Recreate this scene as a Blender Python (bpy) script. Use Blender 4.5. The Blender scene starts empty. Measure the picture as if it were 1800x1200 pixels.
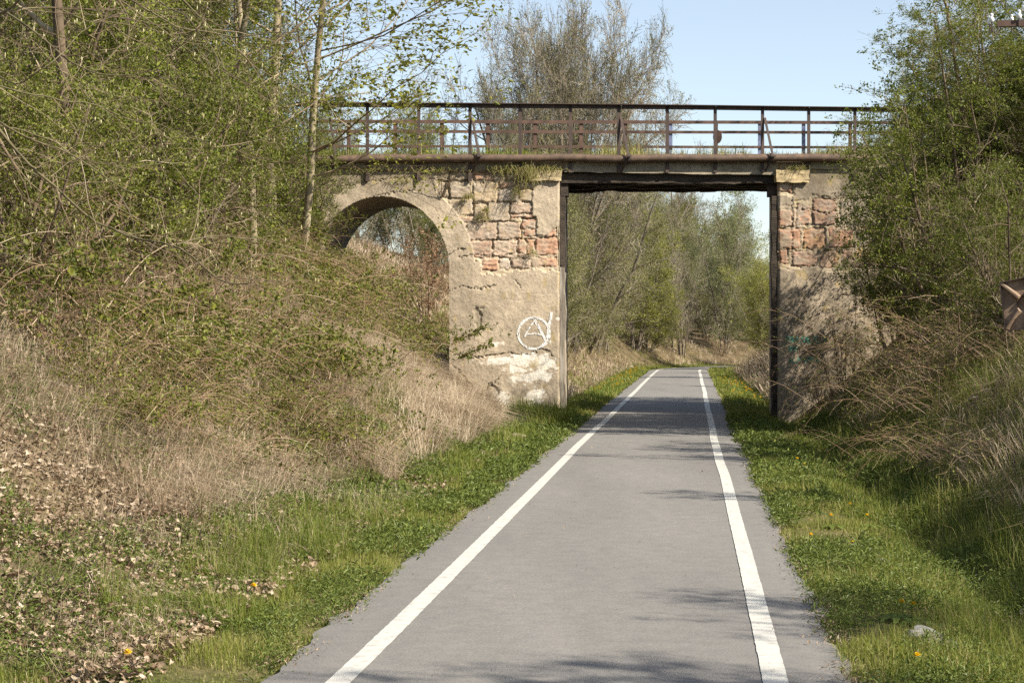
import bpy, math, random
import numpy as np
from mathutils import Vector

scene = bpy.context.scene
COL = scene.collection
PI = math.pi
F = 3300.0          # focal length in photo pixels (1800 px wide photograph)
HZ = 593.0          # horizon row
CAMH = 1.7

# ------------------------------------------------------------------ helpers
def rng_(seed): return np.random.default_rng(seed)

def tag(o, label=None, cat=None, group=None, kind=None):
    if label: o['label'] = label
    if cat: o['category'] = cat
    if group: o['group'] = group
    if kind: o['kind'] = kind
    return o

def empty(name, loc=(0, 0, 0), rz=0.0):
    o = bpy.data.objects.new(name, None)
    COL.objects.link(o)
    o.location = loc
    o.rotation_euler = (0, 0, rz)
    return o

class MB:
    """collects vertex / face arrays, builds ONE mesh object"""
    def __init__(self):
        self.v = []; self.n = 0
        self.fi = []; self.fs = []; self.fm = []; self.tint = []; self.col = []
    def add(self, verts, faces, mat=0, tint=None, col=None):
        verts = np.asarray(verts, dtype=np.float32).reshape(-1, 3)
        faces = np.asarray(faces, dtype=np.int64)
        if faces.size == 0: return
        self.v.append(verts)
        self.fi.append((faces + self.n).reshape(-1))
        self.fs.append(np.full(len(faces), faces.shape[1], dtype=np.int32))
        self.fm.append(np.full(len(faces), mat, dtype=np.int32))
        if tint is None: tint = np.full(len(verts), 0.5)
        self.tint.append(np.broadcast_to(np.asarray(tint, dtype=np.float32), (len(verts),)))
        if col is None: col = np.ones((len(verts), 3))
        self.col.append(np.broadcast_to(np.asarray(col, dtype=np.float32), (len(verts), 3)))
        self.n += len(verts)
    def mesh(self, name, mats, smooth=False, usecol=False):
        me = bpy.data.meshes.new(name)
        if not isinstance(mats, (list, tuple)): mats = [mats]
        for m in mats: me.materials.append(m)
        if not self.v: return me
        v = np.concatenate(self.v); fi = np.concatenate(self.fi).astype(np.int32); fs = np.concatenate(self.fs)
        me.vertices.add(len(v)); me.vertices.foreach_set('co', v.ravel())
        me.loops.add(len(fi)); me.loops.foreach_set('vertex_index', fi)
        me.polygons.add(len(fs))
        st = np.zeros(len(fs), dtype=np.int32); st[1:] = np.cumsum(fs)[:-1]
        me.polygons.foreach_set('loop_start', st)
        me.polygons.foreach_set('material_index', np.concatenate(self.fm))
        me.polygons.foreach_set('use_smooth', np.full(len(fs), bool(smooth), dtype=bool))
        a = me.attributes.new('tint', 'FLOAT', 'POINT'); a.data.foreach_set('value', np.concatenate(self.tint).astype(np.float32))
        if usecol:
            c = np.concatenate(self.col); c4 = np.ones((len(c), 4), dtype=np.float32); c4[:, :3] = c
            a = me.attributes.new('Col', 'FLOAT_COLOR', 'POINT'); a.data.foreach_set('color', c4.ravel())
        me.update(calc_edges=True)
        return me
    def build(self, name, mats, parent=None, smooth=False, usecol=False):
        o = bpy.data.objects.new(name, self.mesh(name, mats, smooth, usecol))
        COL.objects.link(o)
        if parent is not None: o.parent = parent
        return o

def unit(a):
    return a / np.maximum(np.linalg.norm(a, axis=-1, keepdims=True), 1e-9)

BOXF = [[0, 3, 2, 1], [4, 5, 6, 7], [0, 1, 5, 4], [1, 2, 6, 5], [2, 3, 7, 6], [3, 0, 4, 7]]
def add_prism(mb, p8, mat=0, tint=None, col=None): mb.add(p8, BOXF, mat, tint, col)

def add_bar(mb, a, b, w, h, up=(0, 0, 1), mat=0, tint=None):
    """rectangular bar from a to b; w across, h along up"""
    a = np.array(a, float); b = np.array(b, float)
    t = unit(b - a); up = np.array(up, float)
    if abs(np.dot(t, up)) > .98: up = np.array((0, 1, 0), float)
    s = unit(np.cross(t, up)); u = np.cross(s, t)
    pts = [p + s * x * w / 2 + u * y * h / 2 for p in (a, b) for x, y in ((-1, -1), (1, -1), (1, 1), (-1, 1))]
    add_prism(mb, pts, mat, tint)

def tubes(mb, P, R, S=4, mat=0, tint=None, cap=False):
    """P (N,K,3), R (N,K) -> tubes"""
    P = np.asarray(P, float); R = np.asarray(R, float)
    N, K, _ = P.shape
    T = np.empty_like(P)
    T[:, 1:-1] = P[:, 2:] - P[:, :-2]; T[:, 0] = P[:, 1] - P[:, 0]; T[:, -1] = P[:, -1] - P[:, -2]
    T = unit(T)
    ref = np.where(np.abs(T[:, :1, 2:3]) > .9, np.array([1., 0, 0]), np.array([0., 0, 1.]))
    U = unit(np.cross(T, np.broadcast_to(ref, T.shape))); W = np.cross(T, U)
    ang = np.arange(S) * 2 * PI / S
    V = P[:, :, None, :] + R[:, :, None, None] * (np.cos(ang)[None, None, :, None] * U[:, :, None, :] + np.sin(ang)[None, None, :, None] * W[:, :, None, :])
    idx = np.arange(N * K * S).reshape(N, K, S)
    a = idx[:, :-1, :]; b = np.roll(idx, -1, axis=2)[:, :-1, :]; c = np.roll(idx, -1, axis=2)[:, 1:, :]; d = idx[:, 1:, :]
    f = np.stack([a, b, c, d], axis=-1).reshape(-1, 4)
    if tint is None: tn = None
    else: tn = np.broadcast_to(np.asarray(tint, float).reshape(N, 1, 1), (N, K, S)).ravel()
    base = mb.n
    mb.add(V.reshape(-1, 3), f, mat, tn)
    if cap:
        # end caps as n-gons reuse vertices
        for kk, rev in ((0, True), (K - 1, False)):
            ff = idx[:, kk, :]
            if rev: ff = ff[:, ::-1]
            mb.fi.append((ff + base).reshape(-1)); mb.fs.append(np.full(N, S, dtype=np.int32)); mb.fm.append(np.full(N, mat, dtype=np.int32))

# ---- value noise
_lat = {}
def vnoise(x, y, seed=0):
    if seed not in _lat: _lat[seed] = rng_(1000 + seed).random((256, 256))
    L = _lat[seed]
    x = np.asarray(x, float); y = np.asarray(y, float)
    xi = np.floor(x).astype(int); yi = np.floor(y).astype(int)
    fx = x - xi; fy = y - yi
    fx = fx * fx * (3 - 2 * fx); fy = fy * fy * (3 - 2 * fy)
    g = lambda i, j: L[(xi + i) & 255, (yi + j) & 255]
    return (g(0, 0) * (1 - fx) + g(1, 0) * fx) * (1 - fy) + (g(0, 1) * (1 - fx) + g(1, 1) * fx) * fy
def fbm(x, y, seed=0, oct=4):
    s = 0; a = .5; t = 0
    for o in range(oct):
        s = s + a * vnoise(np.asarray(x) * 2 ** o, np.asarray(y) * 2 ** o, seed + o); t += a; a *= .55
    return s / t          # 0..1
def sstep(a, b, x):
    t = np.clip((x - a) / (b - a), 0, 1); return t * t * (3 - 2 * t)

# ------------------------------------------------------------------ materials
def new_mat(name):
    m = bpy.data.materials.new(name); m.use_nodes = True
    nt = m.node_tree; nt.nodes.clear()
    out = nt.nodes.new('ShaderNodeOutputMaterial')
    return m, nt, nt.nodes, nt.links, out

def ramp(nodes, stops):
    r = nodes.new('ShaderNodeValToRGB'); e = r.color_ramp.elements
    while len(e) < len(stops): e.new(0.5)
    for k, (p, c) in enumerate(stops):
        e[k].position = p; e[k].color = (c[0], c[1], c[2], 1)
    return r

def leaf_mat(name, stops, trans=.35, gloss=.022, rough=.55, vary=.35):
    m, nt, N, L, out = new_mat(name)
    at = N.new('ShaderNodeAttribute'); at.attribute_name = 'tint'
    r = ramp(N, stops); L.new(at.outputs['Fac'], r.inputs['Fac'])
    oi = N.new('ShaderNodeObjectInfo')
    hs = N.new('ShaderNodeHueSaturation')
    mr = N.new('ShaderNodeMapRange'); mr.inputs['To Min'].default_value = 1 - vary * .5; mr.inputs['To Max'].default_value = 1 + vary * .5
    L.new(oi.outputs['Random'], mr.inputs['Value']); L.new(mr.outputs['Result'], hs.inputs['Value'])
    L.new(r.outputs['Color'], hs.inputs['Color'])
    d = N.new('ShaderNodeBsdfDiffuse'); L.new(hs.outputs['Color'], d.inputs['Color'])
    sh = d
    if trans > 0:
        t = N.new('ShaderNodeBsdfTranslucent'); L.new(hs.outputs['Color'], t.inputs['Color'])
        mx = N.new('ShaderNodeMixShader'); mx.inputs[0].default_value = trans
        L.new(d.outputs[0], mx.inputs[1]); L.new(t.outputs[0], mx.inputs[2]); sh = mx
    if gloss > 0:
        g = N.new('ShaderNodeBsdfGlossy'); g.inputs['Roughness'].default_value = rough
        mx2 = N.new('ShaderNodeMixShader'); mx2.inputs[0].default_value = gloss
        L.new(sh.outputs[0], mx2.inputs[1]); L.new(g.outputs[0], mx2.inputs[2]); sh = mx2
    L.new(sh.outputs[0], out.inputs['Surface'])
    return m

def noise_mat(name, stops, scale=3.0, detail=6, rough=.85, bump=0.3, bscale=None, bdist=.02, spec=.2, metallic=0.0, stretch=(1, 1, 1), attr=False):
    m, nt, N, L, out = new_mat(name)
    tc = N.new('ShaderNodeTexCoord'); mp = N.new('ShaderNodeMapping'); mp.inputs['Scale'].default_value = stretch
    L.new(tc.outputs['Object'], mp.inputs['Vector'])
    nz = N.new('ShaderNodeTexNoise'); nz.inputs['Scale'].default_value = scale; nz.inputs['Detail'].default_value = detail; nz.inputs['Roughness'].default_value = .62
    L.new(mp.outputs[0], nz.inputs['Vector'])
    r = ramp(N, stops); L.new(nz.outputs['Fac'], r.inputs['Fac'])
    p = N.new('ShaderNodeBsdfPrincipled'); p.inputs['Roughness'].default_value = rough; p.inputs['Metallic'].default_value = metallic
    p.inputs['Specular IOR Level'].default_value = spec
    L.new(r.outputs['Color'], p.inputs['Base Color'])
    nb = N.new('ShaderNodeTexNoise'); nb.inputs['Scale'].default_value = bscale or scale * 6; nb.inputs['Detail'].default_value = 5
    L.new(mp.outputs[0], nb.inputs['Vector'])
    b = N.new('ShaderNodeBump'); b.inputs['Strength'].default_value = bump; b.inputs['Distance'].default_value = bdist
    L.new(nb.outputs['Fac'], b.inputs['Height']); L.new(b.outputs[0], p.inputs['Normal'])
    L.new(p.outputs[0], out.inputs['Surface'])
    return m

M = {}
# bark
M['bark_pale'] = noise_mat('bark_pale', [(.3, (.17, .135, .085)), (.55, (.30, .25, .16)), (.75, (.42, .36, .24))], 5, stretch=(1, 1, .35), bump=.5)
M['bark_brown'] = noise_mat('bark_brown', [(.3, (.07, .05, .035)), (.6, (.17, .125, .08)), (.8, (.26, .2, .13))], 6, stretch=(1, 1, .3), bump=.5)
M['bark_far'] = noise_mat('bark_far', [(.3, (.13, .105, .08)), (.7, (.25, .21, .155))], 4, bump=.2)
M['twig'] = leaf_mat('twig', [(0, (.10, .07, .045)), (.5, (.22, .165, .10)), (1, (.40, .33, .22))], trans=0, gloss=.03)
M['twig_far'] = leaf_mat('twig_far', [(0, (.13, .106, .08)), (.5, (.24, .20, .15)), (1, (.36, .31, .23))], trans=0, gloss=.02)
M['cane'] = leaf_mat('cane', [(0, (.14, .075, .04)), (.5, (.30, .20, .115)), (1, (.52, .42, .28))], trans=0, gloss=.04)
# foliage
M['leaf_green'] = leaf_mat('leaf_green', [(0, (.062, .076, .012)), (.5, (.132, .15, .022)), (1, (.245, .25, .040))])
M['leaf_dark'] = leaf_mat('leaf_dark', [(0, (.075, .098, .013)), (.5, (.155, .185, .024)), (1, (.255, .275, .038))])
M['leaf_yellow'] = leaf_mat('leaf_yellow', [(0, (.15, .17, .025)), (.5, (.25, .26, .04)), (1, (.38, .36, .06))])
M['leaf_olive'] = leaf_mat('leaf_olive', [(0, (.13, .125, .045)), (.5, (.20, .195, .065)), (1, (.28, .27, .09))])
M['leaf_willow'] = leaf_mat('leaf_willow', [(0, (.13, .15, .06)), (.5, (.21, .23, .085)), (1, (.30, .31, .13))])
M['leaf_copper'] = leaf_mat('leaf_copper', [(0, (.16, .085, .045)), (.5, (.30, .18, .10)), (1, (.44, .30, .19))])
M['blossom'] = leaf_mat('blossom', [(0, (.55, .55, .5)), (1, (.75, .75, .7))])
M['bud'] = leaf_mat('bud', [(0, (.45, .40, .20)), (1, (.65, .60, .36))], trans=.2)
# ground cover
M['grass'] = leaf_mat('grass', [(0, (.085, .12, .016)), (.35, (.16, .205, .026)), (.7, (.26, .275, .05)), (1, (.46, .38, .18))], trans=.35, gloss=.02, vary=0)
M['herb'] = leaf_mat('herb', [(0, (.066, .096, .019)), (.5, (.135, .178, .034)), (1, (.225, .265, .056))], trans=.3, gloss=.025, vary=0)
M['straw'] = leaf_mat('straw', [(0, (.20, .125, .07)), (.45, (.40, .30, .19)), (1, (.62, .52, .38))], trans=.2, gloss=.04, vary=0)
M['litter'] = leaf_mat('litter', [(0, (.17, .11, .065)), (.5, (.38, .29, .195)), (1, (.60, .51, .39))], trans=.1, gloss=.03, vary=0)

# ------------------------------------------------------------------ terrain
YB0, YR = 96.0, 30.0
def cen(Y):
    Y = np.asarray(Y, float)
    c = 0.2 + 0.0955 * (Y - 9.24)
    d = np.clip(Y - YB0, 0, 26)
    e = np.clip(Y - YB0 - 26, 0, None)
    return c + d * d / (2 * YR) + e * 26 / YR * .6

LX = [1.3, 1.5, 1.6, 2.5, 3.5, 4.3, 7.2, 9.5, 11, 14, 60, 400]
LZ = [-.05, -.03, 0.0, .06, .5, 1.1, 3.1, 4.6, 5.05, 5.25, 5.4, 5.4]
RX = [1.3, 1.5, 1.6, 2.1, 2.75, 3.3, 4.2, 5.5, 9, 11, 14, 60, 400]
RZ = [-.05, -.03, 0.0, -.02, -.20, .02, .80, 1.85, 4.4, 5.1, 5.25, 5.4, 5.4]
def ground(x, Y):
    x = np.asarray(x, float); Y = np.asarray(Y, float)
    s = x - cen(Y)
    sh = .8 * sstep(29, 38, Y) * (1 - sstep(43, 50, Y)) * (1 - sstep(4.6, 7.0, -s))
    h = np.where(s < 0, np.interp(-s - sh * sstep(1.7, 2.4, -s), LX, LZ), np.interp(s, RX, RZ))
    a = sstep(1.8, 3.6, np.abs(s))
    h = np.where(s < 0, h * (1 - .62 * sstep(103, 120, Y)), h)
    h = h + a * ((fbm(x * .55, Y * .55, 3) - .5) * .42 + (fbm(x * 2.1, Y * 2.1, 9) - .5) * .16)
    b = sstep(1.55, 1.75, np.abs(s))
    h = h + b * (fbm(x * 5, Y * 5, 14) - .45) * .05
    # the cutting widens and softens beyond the bend
    far = sstep(120, 170, Y)
    return h * (1 - far) + far * 3.6

def hit(px, py, z_off=0.0):
    """first ground point seen through a photo pixel"""
    Z = np.concatenate([np.arange(6, 60, .05), np.arange(60, 160, .25)])
    x = (px - 900) / F * Z; z = CAMH + (HZ - py) / F * Z
    g = ground(x, Z) + z_off
    k = np.argmax(z <= g)
    if not (z <= g).any(): return None
    return np.array([x[k], Z[k], g[k]])

def at(px, py, Z):
    return np.array([(px - 900) / F * Z, Z, CAMH + (HZ - py) / F * Z])

def gpt(px, Z):
    x = (px - 900) / F * Z
    return np.array([x, Z, float(ground(x, Z))])

def build_terrain():
    ys = np.concatenate([np.arange(-30, 5, 2.5), np.arange(5, 20, .14), np.arange(20, 50, .25), np.arange(50, 130, .8), np.arange(130, 300, 8), np.geomspace(300, 4000, 24)])
    ss = np.concatenate([-np.geomspace(2500, 16, 26), np.arange(-15, -9, .5), np.arange(-9, -1.6, .14), [-1.58, -1.5, -1.42, -1.3], [1.3, 1.42, 1.5, 1.58], np.arange(1.62, 9, .14), np.arange(9, 15, .5), np.geomspace(16, 2500, 26)])
    YY, SS = np.meshgrid(ys, ss, indexing='ij')
    X = SS + cen(np.minimum(YY, 125)); Z = ground(X, YY)
    # far plain and a far wooded ridge
    dist = np.hypot(X, YY)
    ridge = sstep(900, 2200, YY) * (62 + 40 * (fbm(X * .0016 + 7, YY * .0008, 31) - .5)) * sstep(-900, 500, X + .12 * YY + 300)
    Z = Z + ridge
    n, k = YY.shape
    idx = np.arange(n * k).reshape(n, k)
    f = np.stack([idx[:-1, :-1], idx[:-1, 1:], idx[1:, 1:], idx[1:, :-1]], -1).reshape(-1, 4)
    mb = MB(); s_abs = np.abs(SS)
    tint = np.clip(sstep(1.6, 3.4, s_abs), 0, 1)
    mb.add(np.stack([X, YY, Z], -1).reshape(-1, 3), f, 0, tint.ravel())
    m, nt, N, L, out = new_mat('soil')
    tc = N.new('ShaderNodeTexCoord')
    n1 = N.new('ShaderNodeTexNoise'); n1.inputs['Scale'].default_value = 1.6; n1.inputs['Detail'].default_value = 8; n1.inputs['Roughness'].default_value = .7
    n2 = N.new('ShaderNodeTexNoise'); n2.inputs['Scale'].default_value = 22; n2.inputs['Detail'].default_value = 6
    L.new(tc.outputs['Object'], n1.inputs['Vector']); L.new(tc.outputs['Object'], n2.inputs['Vector'])
    r1 = ramp(N, [(.3, (.06, .075, .02)), (.5, (.12, .11, .045)), (.7, (.2, .155, .085))])     # verge
    r2 = ramp(N, [(.3, (.06, .048, .028)), (.5, (.13, .10, .055)), (.72, (.24, .18, .11))])     # bank
    L.new(n1.outputs['Fac'], r1.inputs['Fac']); L.new(n1.outputs['Fac'], r2.inputs['Fac'])
    a = N.new('ShaderNodeAttribute'); a.attribute_name = 'tint'
    mx = N.new('ShaderNodeMixRGB'); L.new(a.outputs['Fac'], mx.inputs[0]); L.new(r1.outputs[0], mx.inputs[1]); L.new(r2.outputs[0], mx.inputs[2])
    m3 = N.new('ShaderNodeMixRGB'); m3.blend_type = 'MULTIPLY'; m3.inputs[0].default_value = .7
    r3 = ramp(N, [(.3, (.45, .45, .45)), (.7, (1.25, 1.25, 1.25))]); L.new(n2.outputs['Fac'], r3.inputs['Fac'])
    L.new(mx.outputs[0], m3.inputs[1]); L.new(r3.outputs[0], m3.inputs[2])
    p = N.new('ShaderNodeBsdfPrincipled'); p.inputs['Roughness'].default_value = .95; p.inputs['Specular IOR Level'].default_value = .1
    # woodland and meadow colour of the far ridge
    geo = N.new('ShaderNodeNewGeometry'); sx = N.new('ShaderNodeSeparateXYZ'); L.new(geo.outputs['Position'], sx.inputs[0])
    mr = N.new('ShaderNodeMapRange'); mr.inputs['From Min'].default_value = 160; mr.inputs['From Max'].default_value = 320; L.new(sx.outputs['Y'], mr.inputs['Value'])
    mf = N.new('ShaderNodeMixRGB'); L.new(mr.outputs[0], mf.inputs[0]); L.new(m3.outputs[0], mf.inputs[1]); mf.inputs[2].default_value = (.10, .12, .075, 1)
    L.new(mf.outputs[0], p.inputs['Base Color'])
    bp = N.new('ShaderNodeBump'); bp.inputs['Strength'].default_value = .6; bp.inputs['Distance'].default_value = .04
    L.new(n2.outputs['Fac'], bp.inputs['Height']); L.new(bp.outputs[0], p.inputs['Normal'])
    L.new(p.outputs[0], out.inputs['Surface'])
    o = mb.build('ground', m, smooth=True); tag(o, kind='structure')

def build_path():
    ys = np.concatenate([np.arange(-20, 5, 1.0), np.arange(5, 60, .06), np.arange(60, 124, .25)])
    c = cen(ys); sl = np.gradient(c, ys); nx = 1 / np.sqrt(1 + sl ** 2); ny = -sl * nx
    el = 1.46 + (fbm(ys * 1.6, ys * 0 + 3, 40) - .5) * .16 + (vnoise(ys * 9, ys * 0 + 1, 44) - .5) * .022
    er = 1.48 + (fbm(ys * 1.6, ys * 0 + 8, 50) - .5) * .16 + (vnoise(ys * 9, ys * 0 + 1, 54) - .5) * .022
    # 13 columns across, gentle crown
    cols = np.linspace(-1, 1, 15)
    V = []
    for q in cols:
        o = np.where(q < 0, q * el, q * er)
        z = .022 - .012 * q * q + (fbm(ys * .4, ys * 0 + q * 2, 60) - .5) * .010 * (1 - q * q)
        if abs(q) == 1: z = z - .004
        V.append(np.stack([c + o * nx, ys + o * ny, z], -1))
    # skirts
    for q, e in ((-1, el), (1, er)):
        o = q * (e + .01)
        V.insert(0 if q < 0 else len(V), np.stack([c + o * nx, ys + o * ny, np.full_like(ys, -.06)], -1))
    V = np.stack(V, 1)
    n, k, _ = V.shape
    idx = np.arange(n * k).reshape(n, k)
    f = np.stack([idx[:-1, :-1], idx[:-1, 1:], idx[1:, 1:], idx[1:, :-1]], -1).reshape(-1, 4)
    m, nt, N, L, out = new_mat('asphalt')
    tc = N.new('ShaderNodeTexCoord')
    def nz(sc, det, ro=.6, st=None):
        t = N.new('ShaderNodeTexNoise'); t.inputs['Scale'].default_value = sc; t.inputs['Detail'].default_value = det; t.inputs['Roughness'].default_value = ro
        if st:
            mp = N.new('ShaderNodeMapping'); mp.inputs['Scale'].default_value = st; L.new(tc.outputs['Object'], mp.inputs['Vector']); L.new(mp.outputs[0], t.inputs['Vector'])
        else: L.new(tc.outputs['Object'], t.inputs['Vector'])
        return t
    big = nz(.55, 5, .6, (1.6, .25, 1)); fine = nz(75, 3, .8); mid = nz(6, 6, .7)
    rb = ramp(N, [(.25, (.178, .169, .160)), (.5, (.206, .197, .182)), (.75, (.240, .228, .214))]); L.new(big.outputs['Fac'], rb.inputs['Fac'])
    rf = ramp(N, [(.30, (.50, .50, .51)), (.46, (.93, .93, .93)), (.58, (1.02, 1.02, 1.02)), (.72, (1.55, 1.52, 1.47))]); L.new(fine.outputs['Fac'], rf.inputs['Fac'])
    rm = ramp(N, [(.25, (.86, .86, .87)), (.7, (1.08, 1.07, 1.05))]); L.new(mid.outputs['Fac'], rm.inputs['Fac'])
    a = N.new('ShaderNodeMixRGB'); a.blend_type = 'MULTIPLY'; a.inputs[0].default_value = .8; L.new(rb.outputs[0], a.inputs[1]); L.new(rf.outputs[0], a.inputs[2])
    b = N.new('ShaderNodeMixRGB'); b.blend_type = 'MULTIPLY'; b.inputs[0].default_value = 1; L.new(a.outputs[0], b.inputs[1]); L.new(rm.outputs[0], b.inputs[2])
    p = N.new('ShaderNodeBsdfPrincipled'); p.inputs['Roughness'].default_value = .85; p.inputs['Specular IOR Level'].default_value = .25
    L.new(b.outputs[0], p.inputs['Base Color'])
    bp = N.new('ShaderNodeBump'); bp.inputs['Strength'].default_value = .35; bp.inputs['Distance'].default_value = .006
    L.new(fine.outputs['Fac'], bp.inputs['Height']); L.new(bp.outputs[0], p.inputs['Normal'])
    L.new(p.outputs[0], out.inputs['Surface'])
    mb = MB(); mb.add(V.reshape(-1, 3), f)
    o = mb.build('path', m); tag(o, kind='structure')
    # painted edge lines
    m2 = noise_mat('line_paint', [(.28, (.34, .325, .295)), (.46, (.52, .505, .455)), (.7, (.575, .56, .505))], 14, detail=9, rough=.7, bump=.2, bscale=80, bdist=.004)
    for nm, off in (('path_marking', -1.06), ('path_marking', 1.07)):
        wv = (vnoise(ys * .10, ys * 0, 70 + int(off)) - .5) * .06 + (vnoise(ys * .35, ys * 0, 73 + int(off)) - .5) * .015
        mb = MB(); V = []
        hw = .062
        for q in (-1, -.33, .33, 1):
            jag = (vnoise(ys * 11, ys * 0 + q, 80) - .5) * .005 if abs(q) == 1 else 0
            oo = off + wv + q * hw + jag
            qq = oo / np.where(oo < 0, el, er)
            z = .022 - .012 * qq * qq + (fbm(ys * .4, ys * 0 + qq * 2, 60) - .5) * .010 * (1 - qq * qq) + .005
            V.append(np.stack([c + oo * nx, ys + oo * ny, z], -1))
        V = np.stack(V, 1); n, k, _ = V.shape
        idx = np.arange(n * k).reshape(n, k)
        f = np.stack([idx[:-1, :-1], idx[:-1, 1:], idx[1:, 1:], idx[1:, :-1]], -1).reshape(-1, 4)
        mb.add(V.reshape(-1, 3), f)
        o = mb.build(nm, m2, smooth=True); tag(o, kind='structure')

# ------------------------------------------------------------------ bridge
TH = math.tan(math.radians(10.0))
EX = np.array([math.cos(math.radians(10)), math.sin(math.radians(10)), 0.0])     # along the bridge
NV = np.array([EX[1], -EX[0], 0.0])                                                # outward, towards the viewer
DV = np.array([math.sin(math.radians(4.6)), math.cos(math.radians(4.6)), 0.0])    # through the opening
BW = 3.25
O0 = np.array([(980 - 900) / F * 40.0, 40.0, 0.0])
def bz(px): return (40.0 - O0[0] * TH) / (1 - (px - 900) / F * TH)
def bp(px, py, out=0.0, back=0.0):
    """point of the bridge's front plane seen at a photo pixel, moved out of / into the bridge"""
    return at(px, py, bz(px)) + NV * out + DV * back
def uz(px, py):
    p = at(px, py, bz(px)); return float(np.dot(p - O0, EX)), float(p[2])
def proj(P):
    return 900 + P[..., 0] / P[..., 1] * F, HZ - (P[..., 2] - CAMH) / P[..., 1] * F

C_PL = np.array([.475, .39, .285]); C_PL2 = np.array([.34, .28, .205]); C_MORT = np.array([.50, .41, .28])
C_ST = {'g': (.36, .29, .21), 'b': (.45, .35, .23), 'p': (.46, .345, .255), 'r': (.47, .275, .18), 'k': (.25, .18, .12), 'o': (.46, .28, .17), 'w': (.50, .41, .325), 'q': (.43, .28, .2)}
def zb(x0, y0, x1, y1, c): return (780 + x0 / 5.4545, 280 + y0 / 5.4545, 780 + x1 / 5.4545, 280 + y1 / 5.4545, c)
BLOCKS = [zb(*b) for b in (
    (-40, 120, 45, 205, 'g'), (45, 125, 265, 208, 'g'), (285, 130, 395, 205, 'r'), (400, 130, 468, 210, 'q'), (475, 125, 590, 205, 'g'), (598, 112, 745, 200, 'g'), (750, 120, 850, 200, 'b'),
    (-60, 215, 42, 370, 'g'), (48, 215, 255, 375, 'g'), (278, 225, 518, 412, 'b'), (524, 215, 700, 278, 'q'), (524, 288, 706, 410, 'w'), (714, 285, 862, 405, 'b'),
    (45, 382, 280, 538, 'b'), (286, 425, 412, 595, 'b'), (416, 422, 636, 592, 'g'), (642, 415, 852, 520, 'p'), (642, 526, 876, 560, 'r'),
    (85, 545, 272, 605, 'r'), (145, 612, 215, 648, 'p'), (218, 605, 512, 775, 'p'), (518, 598, 742, 768, 'p'), (750, 566, 892, 668, 'r'), (762, 674, 892, 738, 'r'),
    (213, 800, 250, 962, 'r'), (258, 785, 462, 942, 'q'), (472, 775, 700, 942, 'p'), (710, 765, 788, 936, 'r'), (795, 758, 880, 936, 'o'), (886, 750, 1092, 918, 'r'), (962, 640, 1078, 742, 'r'),
    (370, 955, 526, 1062, 'r'), (532, 948, 640, 1052, 'w'), (646, 955, 832, 1042, 'p'), (838, 938, 1082, 1034, 'r'))]
BLOCKS_R = [(1366, 322, 1392, 338, 'r'), (1368, 368, 1398, 398, 'r'), (1400, 360, 1424, 396, 'r'), (1368, 402, 1408, 437, 'r'), (1412, 402, 1450, 438, 'o'), (1370, 440, 1385, 464, 'r'), (1390, 442, 1436, 468, 'q'), (1440, 440, 1474, 470, 'r'),
            (1428, 350, 1470, 396, 'q'), (1456, 400, 1500, 436, 'r'), (1480, 440, 1530, 470, 'q'), (1476, 350, 1540, 395, 'g'), (1506, 400, 1560, 436, 'g')]
CRACKS = [[(806, 452), (840, 447), (880, 451), (915, 443)], [(790, 510), (812, 503), (840, 507), (872, 500)], [(905, 493), (912, 500), (914, 506)], [(938, 620), (950, 612), (962, 618), (972, 626)],
          [(800, 622), (845, 628), (890, 621), (940, 622)], [(786, 448), (800, 440), (815, 438)], [(850, 688), (870, 672), (880, 660)], [(795, 640), (822, 668), (835, 700), (850, 730)],
          [(640, 352), (690, 338), (730, 335)], [(600, 330), (650, 318), (715, 312), (770, 318)]]
CRACKS_R = [[(1404, 372), (1420, 366), (1452, 376), (1470, 370)], [(1395, 610), (1420, 622), (1450, 613)], [(1480, 518), (1500, 516), (1528, 522)], [(1392, 470), (1392, 345)]]
WHITES = [(915, 634, 62, 8), (930, 628, 40, 7), (960, 640, 22, 14), (925, 664, 30, 10), (943, 696, 17, 16), (870, 637, 24, 6), (873, 603, 11, 4), (900, 745, 40, 7), (985, 560, 6, 3), (878, 700, 18, 12), (912, 650, 24, 6), (955, 660, 14, 8), (935, 712, 10, 8)]
GREYS = [(863, 690, 14, 18), (872, 725, 12, 10), (840, 555, 10, 22), (898, 722, 8, 12)]

def segdist(px, py, poly):
    d = np.full(px.shape, 1e9)
    for (x0, y0), (x1, y1) in zip(poly[:-1], poly[1:]):
        dx, dy = x1 - x0, y1 - y0
        t = np.clip(((px - x0) * dx + (py - y0) * dy) / (dx * dx + dy * dy), 0, 1)
        d = np.minimum(d, np.hypot(px - x0 - t * dx, py - y0 - t * dy))
    return d

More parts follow.
